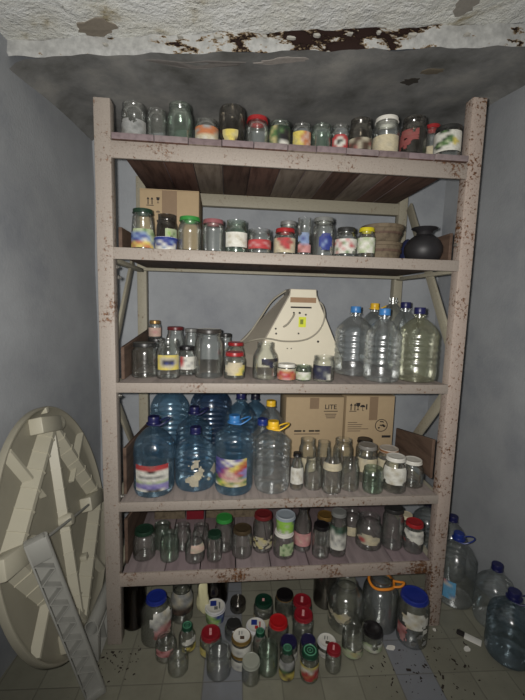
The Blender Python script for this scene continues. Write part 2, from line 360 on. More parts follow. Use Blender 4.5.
def tube(bm, pts, r, seg=8, mi=0, closed=False):
    pts = [Vector(p) for p in pts]; n = len(pts); rings = []
    for i, p in enumerate(pts):
        if closed: t = (pts[(i+1) % n] - pts[i-1]).normalized()
        else: t = (pts[min(i+1, n-1)] - pts[max(i-1, 0)]).normalized()
        a = Vector((0, 0, 1)) if abs(t.z) < .9 else Vector((1, 0, 0))
        s = t.cross(a).normalized(); u = s.cross(t)
        rings.append([bm.verts.new(p + r*(math.cos(2*PI*k/seg)*s + math.sin(2*PI*k/seg)*u)) for k in range(seg)])
    m = n if closed else n-1
    for i in range(m):
        A, B = rings[i], rings[(i+1) % n]
        for k in range(seg):
            f = bm.faces.new((A[k], A[(k+1) % seg], B[(k+1) % seg], B[k])); f.material_index = mi
    if not closed:
        bm.faces.new(rings[0]); bm.faces.new(rings[-1][::-1])
def smoothpath(pts, n=8):
    P = [Vector(p) for p in pts]; out = []
    for i in range(len(P)-1):
        p0, p1, p2, p3 = P[max(i-1, 0)], P[i], P[i+1], P[min(i+2, len(P)-1)]
        for k in range(n):
            t = k/n
            out.append(.5*((2*p1) + (p2-p0)*t + (2*p0-5*p1+4*p2-p3)*t*t + (3*p1-p0-3*p2+p3)*t**3))
    out.append(P[-1]); return out
def arc_label(name, R, z0, z1, ang, rows, parent, eps=.0009):
    """a paper label wrapped on the wall; its printed colours are cells of the paper, centred on local +x"""
    bm = bmesh.new(); nr, nc = len(rows), len(rows[0]); su, sv = max(2, round(22/nc)), max(2, round(18/nr))
    NC, NR = nc*su, nr*sv; a0 = -math.radians(ang)/2; da = math.radians(ang)/NC
    rad = R if callable(R) else (lambda z: R)
    lay = bm.verts.layers.float_color.new('print'); rl = random.Random(sum(map(ord, rows[0])) + int(z1*9999))
    def cell(r, c): return rows[min(max(r, 0), nr-1)][min(max(c, 0), nc-1)]
    def colour(u, v):
        # bilinear between the printed cells, so that the print reads as soft shapes
        x, y = u*nc-.5, v*nr-.5; c0, r0 = math.floor(x), math.floor(y); acc = [0, 0, 0]; tw = 0
        for dr in (0, 1):
            for dc in (0, 1):
                ch = cell(r0+dr, c0+dc)
                w = ((x-c0) if dc else 1-(x-c0))*((y-r0) if dr else 1-(y-r0))
                if ch == '.' or w <= 0: continue
                p = srgb(PAL[ch]); acc = [acc[q]+w*p[q] for q in range(3)]; tw += w
        if tw == 0: return (.5, .48, .4, 1)
        k = rl.uniform(.86, 1.06); g = sum(acc)/3/tw
        return tuple(k*(.86*a/tw + .14*g) for a in acc) + (1,)
    def keep(u, v):
        if not any('.' in r for r in rows): return True
        x, y = u*nc-.5 + rl.uniform(-.22, .22), v*nr-.5 + rl.uniform(-.22, .22); c0, r0 = math.floor(x), math.floor(y)
        return sum(((x-c0) if dc else 1-(x-c0))*((y-r0) if dr else 1-(y-r0)) for dr in (0, 1) for dc in (0, 1) if cell(r0+dr, c0+dc) != '.') > .5
    g = []
    for k in range(NR+1):
        row = []
        for i in range(NC+1):
            z = z1 + (z0-z1)*k/NR; a = a0 + da*i; r = rad(z) + eps
            v = bm.verts.new((r*math.cos(a), r*math.sin(a), z)); v[lay] = colour(i/NC, k/NR); row.append(v)
        g.append(row)
    for k in range(NR):
        for i in range(NC):
            if keep((i+.5)/NC, (k+.5)/NR): bm.faces.new((g[k][i], g[k+1][i], g[k+1][i+1], g[k][i+1]))
    bmesh.ops.delete(bm, geom=[v for v in bm.verts if not v.link_faces], context='VERTS')
    bmesh.ops.solidify(bm, geom=bm.faces[:], thickness=-.0004)
    return obj(name, bm, LABELPAPER, parent)
def text(name, s, size, mat, parent, loc, rot=(PI/2, 0, 0)):
    cu = bpy.data.curves.new(name, 'FONT'); cu.body = s; cu.size = size; cu.extrude = .0003; cu.offset = size*.012
    t = bpy.data.objects.new(name + '_curve', cu); C.objects.link(t)
    bpy.context.view_layer.update()
    me = bpy.data.meshes.new_from_object(t.evaluated_get(bpy.context.evaluated_depsgraph_get()))
    bpy.data.objects.remove(t); bpy.data.curves.remove(cu)
    me.name = name; me.materials.clear(); me.materials.append(mat)
    o = bpy.data.objects.new(name, me); C.objects.link(o); o.parent = parent; o.location = loc; o.rotation_euler = rot
    return o

# ------------------------------------------------------------------ the room
def struct(name, bm, m, smooth=False):
    o = obj(name, bm, m, None, smooth); o['kind'] = 'structure'; return o
def grid_quad(bm, a, b, c, d, nu, nv, amp, seed, axis):
    a, b, c, d = map(Vector, (a, b, c, d)); rnd = random.Random(seed); axis = Vector(axis)
    ph = [(rnd.uniform(2, 9), rnd.uniform(2, 9), rnd.uniform(0, 6)) for _ in range(5)]
    V = []
    for j in range(nv+1):
        row = []
        for i in range(nu+1):
            u, v = i/nu, j/nv
            p = (a*(1-u)+b*u)*(1-v) + (d*(1-u)+c*u)*v
            w = sum(math.sin(x*u*3+y*v*3+z) for x, y, z in ph)/5
            row.append(bm.verts.new(p + axis*amp*w))
        V.append(row)
    for j in range(nv):
        for i in range(nu): bm.faces.new((V[j][i], V[j][i+1], V[j+1][i+1], V[j+1][i]))
YB = .77; YF = -2.6
def xl(y): return -.26 - .12*(YB-y)
def xr(y): return 1.80 + .09*(YB-y)
def zc(x): return 2.40 + .083*x
bm = bmesh.new(); grid_quad(bm, (-1.1, YF, 0), (2.3, YF, 0), (2.3, YB+.1, 0), (-1.1, YB+.1, 0), 4, 4, 0, 1, (0, 0, 1)); struct('floor', bm, FLOOR)
bm = bmesh.new(); grid_quad(bm, (-.32, YB, -.02), (1.86, YB, -.02), (1.86, YB, 2.7), (-.32, YB, 2.7), 30, 30, .004, 2, (0, 1, 0)); struct('wall_back', bm, WALL, True)
bm = bmesh.new(); grid_quad(bm, (xl(YF), YF, -.02), (xl(YB+.03), YB+.03, -.02), (xl(YB+.03), YB+.03, 2.75), (xl(YF), YF, 2.75), 30, 30, .005, 3, (1, 0, 0)); struct('wall_left', bm, SIDEWALL, True)
bm = bmesh.new(); grid_quad(bm, (xr(YF), YF, -.02), (xr(YB+.03), YB+.03, -.02), (xr(YB+.03), YB+.03, 2.75), (xr(YF), YF, 2.75), 30, 30, .005, 4, (1, 0, 0)); struct('wall_right', bm, SIDEWALL, True)
# ceiling of the niche: a slab with an uneven broken front edge and rounded coves at the side walls
bm = bmesh.new()
def fy(x): return .118 - .031*(x+.3) + .006*math.sin(x*23) + .004*math.sin(x*51+1)
nx = 70; ny = 22; cols = []
for i in range(nx+1):
    t = i/nx; col = []
    for j in range(ny+1):
        s = j/ny
        xa, xb = xl(.0)-.06, xr(.3)+.08
        x = xa + (xb-xa)*t; y0 = fy(x); y = y0 + (YB+.03-y0)*s
        z = zc(x) + .006*math.sin(9*x+7*y) + .004*math.sin(21*x-13*y)
        dl, dr = x-xl(y), xr(y)-x
        for dd in (dl, dr):
            if dd < .09: z -= .04*(1-max(dd, -.02)/.09)**2
        col.append(bm.verts.new((x, y, z)))
    cols.append(col)
for i in range(nx):
    for j in range(ny): bm.faces.new((cols[i][j], cols[i+1][j], cols[i+1][j+1], cols[i][j+1]))
struct('ceiling', bm, CEILM, True)
bm = bmesh.new(); rows_ = []
for k in range(7):
    row = []
    for i in range(nx+1):
        xa, xb = xl(.0)-.06, xr(.3)+.08; x = xa + (xb-xa)*i/nx
        H = .058 + .014*x; z = zc(x) - .004 + H*k/6
        y = fy(x) + (.0 if k == 0 else -.006 - .003*math.sin(13*x + .4*k) - .0015*math.sin(71*x+k))
        row.append(bm.verts.new((x, y, z)))
    rows_.append(row)
for k in range(6):
    for i in range(nx): bm.faces.new((rows_[k][i], rows_[k][i+1], rows_[k+1][i+1], rows_[k+1][i]))
struct('trim_1', bm, PEEL, True)
# outer ceiling in front of the slab, cracked white plaster
bm = bmesh.new(); V = []
for i in range(61):
    x = -1.1 + 3.4*i/60; col = []
    for j in range(26):
        s = (j/25)**1.6; y = fy(x)+.01 - s*(2.75)
        col.append(bm.verts.new((x, y, zc(x)+.056+.014*x + .02*s + .004*math.sin(31*x+17*y))))
    V.append(col)
for i in range(60):
    for j in range(25): bm.faces.new((V[i][j], V[i+1][j], V[i+1][j+1], V[i][j+1]))
struct('ceiling_front', bm, UPPER, True)
# loose plaster flakes along the slab edge
rnd = random.Random(3)
flm = plain('plaster_flake', (168, 166, 158), .85)
for k, x in enumerate((.02, .30, .44, .62, .72, .82, .95, 1.06, 1.2, 1.42)):
    bm = bmesh.new(); n = 7; w = rnd.uniform(.008, .022); hgt = rnd.uniform(.003, .007)
    ang = [2*PI*i/n for i in range(n)]
    z = zc(x)+.012+rnd.uniform(0, .034); y = fy(x)-.018
    top = [bm.verts.new((x + w*math.cos(a)*rnd.uniform(.7, 1.1), y - .006 + rnd.uniform(-.004, .002), z + hgt*math.sin(a)*rnd.uniform(.7, 1.1))) for a in ang]
    f = bm.faces.new(top)
    r = bmesh.ops.extrude_face_region(bm, geom=[f]); [setattr(v, 'co', v.co + Vector((0, .012, 0))) for v in r['geom'] if isinstance(v, bmesh.types.BMVert)]
    o = obj('trim_%d' % (k+2), bm, flm, None, False); o['kind'] = 'structure'

for k, (x, y, rx, ry, c, up) in enumerate(((1.318, .306, .045, .028, (58, 54, 48), 0), (1.39, .24, .06, .022, (104, 96, 82), 0), (-.0, .055, .085, .05, (126, 118, 106), 1), (1.35, -.04, .045, .05, (132, 128, 120), 1), (.36, .165, .20, .025, (108, 104, 100), 0), (.70, .16, .12, .022, (146, 140, 134), 0))):
    bm = bmesh.new(); n = 18; rnd = random.Random(40+k); ring = []
    for i in range(n):
        a = 2*PI*i/n; q = rnd.uniform(.65, 1.1); px, py = x + rx*q*math.cos(a), y + ry*q*math.sin(a)
        zz = zc(px) + (.056+.014*px + .004*math.sin(31*px+17*py) if up else .006*math.sin(9*px+7*py) + .004*math.sin(21*px-13*py))
        ring.append(bm.verts.new((px, py, zz - .003)))
    f = bm.faces.new(ring); r = bmesh.ops.extrude_face_region(bm, geom=[f])
    for v in r['geom']:
        if isinstance(v, bmesh.types.BMVert): v.co.z += .012
    o = obj('trim_%d' % (k+12), bm, plain('chipped_plaster_%d' % k, c, .9, 0, .25, 60), None, False); o['kind'] = 'structure'

# ------------------------------------------------------------------ shelving unit
W_, D_ = 1.5, .66
ZR = (2.051, 1.671, 1.149, .647, .328)
unit = tag(empty('shelving_unit', (0, 0, 0)), 'tall pinkish painted welded metal shelving unit with rusty posts filled with jars', 'shelving unit')
def post(x0, x1, y0, y1, h, m, name='post'):
    bm = bmesh.new(); box(bm, x0, x1, y0, y1, 0, h, .004)
    return obj(name, bm, m, unit)
post(0, .06, 0, .05, 2.195, POST); part_label(post(1.44, 1.5, 0, .05, 2.30, RUSTY), 'right front post speckled with rust')
post(.005, .055, .61, .66, 2.12, OLIVE); post(1.445, 1.495, .61, .66, 2.12, OLIVE)
RH = (.060, .044, .040, .040, .058)
for k, z in enumerate(ZR):
    bm = bmesh.new(); box(bm, .058, 1.442, 0, .012, z-RH[k], z, .002); box(bm, .058, 1.442, .011, .045, z-.038, z-.025, .002)
    obj('front_rail', bm, RAILLOW if k == 4 else POST, unit)
    bm = bmesh.new(); zt = z-.0255 if k else z
    box(bm, .053, 1.447, .615 if k != 1 else .545, .655 if k != 1 else .585, zt-(.062 if k == 0 else .016), zt, .003); obj('back_rail', bm, OLIVE, unit)
    for x in (.012, 1.456) if k else ():
        bm = bmesh.new(); box(bm, x, x+.032, .048, .612, z-.046, z-.028, .003); obj('side_rail', bm, OLIVE, unit)
for a, b in (((.026, .43, 1.66), (.026, .07, 1.23)), ((.026, .07, 1.09), (.026, .47, .66)), ((1.474, .55, 2.02), (1.474, .06, 1.30)), ((1.474, .06, 1.10), (1.474, .42, .66))):
    bm = bmesh.new(); beam(bm, a, b, .042 if a[0] < 1 else .052, .012); obj('diagonal_brace', bm, OLIVE, unit)
for (x, y0, y1, z0, z1, dz) in ((.065, .055, .40, 1.675, 1.755, .01), (.065, .055, .655, 1.152, 1.285, .045), (.065, .055, .60, .655, .86, -.05), (.065, .055, .60, .335, .545, -.12),
                           (1.425, .055, .42, .70, .885, -.07), (1.425, .055, .30, 1.675, 1.79, 0)):
    bm = bmesh.new(); vs = box(bm, x, x+.014, y0, y1, z0, z1)
    for v in vs:
        if v.co.y > (y0+y1)/2 and v.co.z > (z0+z1)/2: v.co.z += dz
    bmesh.ops.bevel(bm, geom=bm.edges[:], offset=.002, segments=1, affect='EDGES')
    part_label(obj('side_board', bm, BROWNBOARD, unit), 'brown wooden board along the side')
for (x, z) in ((1.452, 1.738), (1.43, 1.105), (.054, 1.60), (.054, 1.09), (.054, .66), (.06, 1.56)):
    bm = bmesh.new(); lathe(bm, [(0, 0), (.008, 0), (.008, .006), (.0045, .007), (.0045, .012), (0, .012)], 8)
    o = obj('bolt', bm, plain('worn_steel', (150, 148, 142), .4, .8), unit); o.location = (x if x > 1 else x+.008, .03, z); o.rotation_euler = (0, -PI/2 if x > 1 else PI/2, 0)
    if x > 1: o.location.x = 1.44

# shelf boards
def board(x0, x1, y0, y1, z0, z1, m, um, label, group, lip=0):
    bm = bmesh.new(); box(bm, x0, x1, y0, y1, z0, z1, .002)
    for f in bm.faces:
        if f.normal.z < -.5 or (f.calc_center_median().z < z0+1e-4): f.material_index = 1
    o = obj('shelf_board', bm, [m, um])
    return tag(o, label, 'shelf board', group)
xs = [.064, .216, .339, .463, .582, .711, .822, .938, 1.068, 1.189, 1.294, 1.434]
ordn = ['leftmost', 'second', 'third', 'fourth', 'fifth', 'sixth', 'seventh', 'eighth', 'ninth', 'tenth', 'rightmost']
rnd = random.Random(11)
under_seq = [0, 2, 1, 0, 2, 1, 1, 0, 1, 2, 0]
for i in range(11):
    lab = ('%s of eleven mauve planks laid across the top shelf' % ordn[i]) if i in (0, 10) else ('%s plank from the left of the eleven mauve planks on the top shelf' % ordn[i])
    board(xs[i]+.0012, xs[i+1]-.0012, -.012 + rnd.uniform(-.004, .004), .665, 2.0515, 2.0745, PLANKS[i % 3], UNDER[under_seq[i]], lab, 'planks of the top shelf')
for k, nm in ((1, 'second'), (2, 'third'), (3, 'fourth')):
    z = ZR[k]; m = GREYBOARD
    board(.064, 1.436, .0135, .658 if k != 1 else .588, z-.0245, z-.001, m, UNDER[0], 'wide dusty board filling the %s shelf from the top' % nm, None)
xs5 = [.064, .24, .39, .545, .70, .872, 1.055, 1.258, 1.436]
ord5 = ['leftmost', 'second', 'third', 'fourth', 'fifth', 'sixth', 'seventh', 'rightmost']
for i in range(8):
    z = ZR[4]
    lab = ('%s of eight dusty planks on the lowest shelf' % ord5[i]) if i in (0, 7) else ('%s plank from the left of the eight planks on the lowest shelf' % ord5[i])
    board(xs5[i]+.002, xs5[i+1]-.002, .0135 + rnd.uniform(0, .006), .658, z-.0245, z-.0012 - (.0 if i % 2 else .002), PLANKS[(i*2+1) % 3], UNDER[0], lab, 'planks of the lowest shelf')

# ------------------------------------------------------------------ jars and bottles
def jar_profile(kind, r, h):
    """outer profile (radius, height) from the base up to the rim"""
    b = [(0, .003), (r*.80, .002), (r*.93, .0), (r*.985, .004), (r, .012 if h > .05 else .006)]
    if kind == 'w':
        return b + [(r, h*.74), (r*.985, h*.80), (r*.93, h*.85), (r*.91, h*.87), (r*.94, h*.885), (r*.91, h*.91), (r*.94, h*.935), (r*.91, h*.96), (r*.925, h)], r*.94
    if kind == 'c':
        return [(0, .003), (r*.8, .002), (r*.86, 0), (r*.88, .004), (r*.97, h*.9), (r*1.0, h*.93), (r*1.0, h)], r
    if kind == 'i':
        return [(0, .003), (r*.78, 0), (r*.80, .004), (r*.80, h*.12), (r*.82, h*.14), (r*.96, h*.2), (r, h*.25), (r, h*.86), (r*.97, h*.93), (r*.88, h*.98), (r*.7, h), (0, h*.985)], r*.8
    if kind == 'o':
        return b[:4] + [(r*.99, h*.10), (r, h*.3), (r*1.0, h*.5), (r*.99, h*.62), (r*.93, h*.72), (r*.82, h*.79), (r*.77, h*.82), (r*.77, h*.85), (r*.80, h*.87), (r*.77, h*.90), (r*.80, h*.93), (r*.77, h*.96), (r*.79, h)], r*.8
    if kind == 't':
        return b + [(r*.99, h*.3), (r*.93, h*.6), (r*.86, h*.82), (r*.80, h*.86), (r*.80, h*.89), (r*.83, h*.91), (r*.80, h*.94), (r*.82, h)], r*.83
    if kind == 'n':
        return b + [(r, h*.45), (r*.985, h*.58), (r*.90, h*.68), (r*.74, h*.77), (r*.66, h*.82), (r*.64, h*.85), (r*.68, h*.875), (r*.64, h*.90), (r*.68, h*.93), (r*.64, h*.96), (r*.67, h)], r*.68
    if kind == 'b':
        return b + [(r, h*.52), (r*.96, h*.60), (r*.80, h*.70), (r*.62, h*.78), (r*.56, h*.82), (r*.56, h*.86), (r*.60, h*.885), (r*.56, h*.91), (r*.60, h*.94), (r*.58, h)], r*.62
    if kind in ('l', 'l2', 'lw', 'db'):
        nk = {'l': .58, 'l2': .6, 'lw': .80, 'db': .6}[kind]
        s = .70 if kind != 'lw' else .78
        return b + [(r, h*s*.9), (r*.985, h*s), (r*.92, h*(s+.08)), (r*(nk+.14), h*(s+.145)), (r*nk, h*(s+.175)), (r*nk, h*.915), (r*(nk+.05), h*.935), (r*nk, h*.955), (r*(nk+.04), h)], r*(nk+.05)
    if kind == 'f':
        p = list(b); n = 9
        for i in range(n):
            z = h*(.12+.6*i/(n-1)); p += [(r, z-.022*h), (r*.965, z+.008*h)]
        return p + [(r*.97, h*.76), (r*.86, h*.83), (r*.82, h*.86), (r*.85, h*.885), (r*.82, h*.91), (r*.85, h*.94), (r*.83, h)], r*.86
    # 'j' ordinary shouldered jar
    return b + [(r, h*.62), (r*.985, h*.70), (r*.92, h*.77), (r*.84, h*.82), (r*.815, h*.845), (r*.85, h*.87), (r*.815, h*.895), (r*.85, h*.925), (r*.815, h*.955), (r*.84, h)], r*.86
def interp(prof, z):
    best = prof[4][0]
    for (r0, z0), (r1, z1) in zip(prof, prof[1:]):
        if z0 <= z <= z1 and z1 > z0: return r0 + (r1-r0)*(z-z0)/(z1-z0)
    return best
CAT = {'P': 'bottle'}
def make_lid(root, key, R, h, zt, kind):
    m = lidmat(key); mats = [m]; bm = bmesh.new()
    lh = min(.017, h*.2); z0 = zt - lh; seg = 32
    top = [(R*.90, zt), (R*.86, zt-.0012), (R*.55, zt-.001), (0, zt-.0008)]
    prof = [(R*.98, z0), (R*1.05, z0+.0008), (R*1.05, z0+.0026), (R*1.005, z0+.0036), (R*1.005, zt-.003), (R*.985, zt-.001)] + top
    mis = [0]*9
    deco = None
    if key == 'greenr': mats.append(plain('mint_ring_print', (96, 158, 126), .4))
    if key == 'whdark': mats.append(lidmat('white')); mis = [0]*6 + [1, 1, 1]
    if key == 'rusty': mats.append(plain('rust_edge', (124, 84, 52), .8)); mis = [1, 1, 0, 1, 0, 0, 0, 0, 0]
    if key == 'blackg': mats.append(lidmat('gold')); mis = [1, 1, 1] + [0]*6
    if key in ('goldpic', 'whitepic', 'picw', 'picb'): mats.append(lidmat('white')); mis = [0]*6 + [1, 1, 1]
    lathe(bm, prof, seg, mis=mis)
    if key == 'greenr':
        for rr in (.74, .36):
            lathe(bm, [(R*rr*1.07, zt-.0012), (R*rr*1.07, zt+.0004), (R*rr*.93, zt+.0004), (R*rr*.93, zt-.0012)], seg, 1)
        box(bm, -R*.13, R*.13, -R*.05, R*.05, zt-.0012, zt+.0004, 0, 1)
    if key in ('redp', 'dgreenp'):
        mats.append(plain('pale_lid_print', (206, 150, 150) if key == 'redp' else (190, 205, 190), .5))
        for q in ((-.42, .12), (.02, .5)) if key == 'redp' else ((-.15, .25),):
            box(bm, R*q[0], R*(q[0]+.38), -R*.16, R*.1, zt-.0012, zt+.0005, 0, 1)
    if key in ('picw', 'picb', 'goldpic', 'whitepic'):
        mats += [pal('B'), pal('R'), pal('D'), pal('s')]
        if key in ('picw', 'picb'):
            box(bm, -R*.62, R*.02, -R*.5, R*.12, zt-.0012, zt+.0005, 0, 2)
            box(bm, R*.12, R*.5, -R*.1, R*.25, zt-.0012, zt+.0005, 0, 3 if key == 'picb' else 5)
            box(bm, -R*.4, R*.4, R*.36, R*.5, zt-.0012, zt+.0005, 0, 3 if key == 'picb' else 5)
        else:
            box(bm, R*.1, R*.45, -R*.15, R*.3, zt-.0012, zt+.0005, 0, 4)
            box(bm, -R*.5, -R*.05, -R*.3, -R*.2, zt-.0012, zt+.0005, 0, 5); box(bm, -R*.5, -R*.1, 0, R*.08, zt-.0012, zt+.0005, 0, 5)
    o = obj('lid', bm, mats, root); return o
GROUPS = {'S1': 'jars on the top shelf', 'S2': 'jars on the second shelf', 'S3': 'jars on the third shelf', 'S4': 'jars on the fourth shelf', 'S5': 'jars on the lowest shelf', 'F': 'jars on the floor under the unit'}
def make_jar(surf, x, y, z, r, h, kind, lid, lab, label):
    to = CAM - Vector((x, y, z)); ang = math.atan2(to.y, to.x)
    tub = kind == 'c'
    root = empty('plastic_tub' if tub else ('glass_jug' if kind == 'db' else 'glass_jar'), (x, y, z), ang)
    tag(root, label, 'tub' if tub else ('jug' if kind == 'db' else 'jar'), GROUPS[surf])
    zt = h - (.0015 if lid != '-' else 0)
    prof, nr = jar_profile(kind, r, zt)
    th = .0026
    m = {'db': DARKGLASS, 'l2': SMOKE if 'dark brown' not in label else DARKGLASS}.get(kind, GREENGLASS if 'green' in label and lid == '-' else GLASS)
    if tub: m = plain('white_tub_plastic', (206, 206, 200), .4)
    if label.startswith(('tall dark', 'tall dark open')) or 'brownish' in label: m = SMOKE
    bm = bmesh.new()
    if kind == 'i':
        inner = [(max(0, a-th), b + (th if b < h*.5 else -th)) for a, b in prof[3:]]
        lathe(bm, prof[1:] + inner[::-1] + [prof[1]], 28)
    else:
        inner = [(max(0, a-th), max(b, th*1.8)) for a, b in prof if True]
        inner[0] = (0, .0065); inner[1] = (prof[1][0]-th, .0055); inner = [inner[0]] + [(a, max(b, .0062)) for a, b in inner[3:]]
        inner[-1] = (inner[-1][0], prof[-1][1])
        lathe(bm, prof + inner[::-1], 28)
    obj('tub_body' if tub else 'glass_body', bm, m, root)
    if lid != '-': make_lid(root, lid, nr, h, h, kind)
    if lab != '-':
        rows, f0, f1, a, t = LAB[lab]
        o = arc_label('paper_label', lambda q: interp(prof, q), h*f0, h*f1, a, rows, root); o.rotation_euler = (0, 0, math.radians(t))
    return root
def make_bottle(surf, x, y, z, r, h, kind, lid, lab, label):
    to = CAM - Vector((x, y, z)); ang = math.atan2(to.y, to.x)
    root = tag(empty('water_bottle', (x, y, z), ang), label, 'bottle', {'S3': 'big bottles on the third shelf', 'S4': 'big bottles on the fourth shelf', 'F': 'big bottles at the right wall'}[surf])
    m = {'P': PET, 'PY': PETY, 'PB': PETB, 'PN': PETN, 'PG': PETG}[kind]
    capr = .025; nkr = .021
    hb = h - .024
    prof = [(0, .012), (r*.35, .008), (r*.62, .002), (r*.80, 0), (r*.93, .006), (r*.985, .02), (r, .034)]
    z0, z1 = .05, hb*(.76 if lab == 'rainbow' or 'strap on' in label else .64); n = max(5, int((z1-z0)/.026))
    smooth = lab not in ('-', 'scrap')
    l0, l1 = (LAB[lab][1]*h, LAB[lab][2]*h) if lab != '-' else (0, 0)
    for i in range(n):
        za = z0 + (z1-z0)*i/n; zb = z0 + (z1-z0)*(i+1)/n
        if smooth and zb > l0-.004 and za < l1+.004: prof += [(r*.985, za+.001), (r*.985, zb-.001)]
        else: prof += [(r*.995, za+.002), (r, za+(zb-za)*.35), (r*.955, za+(zb-za)*.62), (r*.958, za+(zb-za)*.75), (r*.99, zb-.001)]
    d0 = z1
    for i in range(1, 11):
        t = i/10; zz = d0 + (hb-.022-d0)*t
        rr = nkr + (r*.985-nkr)*math.cos(t*PI/2)**.85 if t < 1 else nkr
        rr += .0018*math.sin(i*PI)*0
        prof.append((rr, zz))
    prof += [(nkr, hb-.014), (nkr*1.35, hb-.012), (nkr*1.35, hb-.008), (nkr, hb-.006), (nkr, hb+.012)]
    bm = bmesh.new(); rings = lathe(bm, prof, 36)
    # swirled flutes on the shoulder
    for ring, (rr, zz) in zip(rings, prof):
        if zz > d0 and rr > nkr*1.4 and len(ring) > 1:
            for i, v in enumerate(ring):
                a = 2*PI*i/36; k = 1 + .022*math.sin(9*a + 30*(zz-d0))
                v.co.x *= k; v.co.y *= k
    obj('bottle_body', bm, m, root)
    key = lid.rstrip('+')
    if key != '-':
        bm = bmesh.new(); seg = 30; zc0 = hb-.005
        rg = lathe(bm, [(capr*.9, zc0), (capr, zc0), (capr, zc0+.006), (capr*.97, zc0+.007), (capr, zc0+.009), (capr, h-.003), (capr*.93, h), (0, h)], seg)
        for ring in rg[4:6]:
            for i, v in enumerate(ring):
                if i % 2: v.co.x *= .965; v.co.y *= .965
        obj('cap', bm, lidmat(key if key != 'yellow' else 'capyellow'), root)
        if lid.endswith('+'):
            bm = bmesh.new(); pts = []
            for i in range(22):
                a = 2*PI*i/22; pts.append((.0+.034*math.cos(a)*1.0, .026 + .044*math.sin(a) , hb-.008 + .022*max(0, math.sin(a))))
            tube(bm, pts, .0035, 6, closed=True)
            lathe(bm, [(nkr*1.02, hb-.0085), (nkr*1.5, hb-.0085), (nkr*1.5, hb-.0045), (nkr*1.02, hb-.0045), (nkr*1.02, hb-.0085)], 24)
            o = obj('carry_handle', bm, lidmat(key if key != 'yellow' else 'capyellow'), root)
    if lab != '-':
        rows, f0, f1, a, t = LAB[lab]
        o = arc_label('paper_label', (lambda q: r*.985) if smooth else (lambda q: r*1.0), h*f0, h*f1, a, rows, root, .0012); o.rotation_euler = (0, 0, math.radians(t))
    return root
LIDC['capyellow'] = (226, 182, 46)
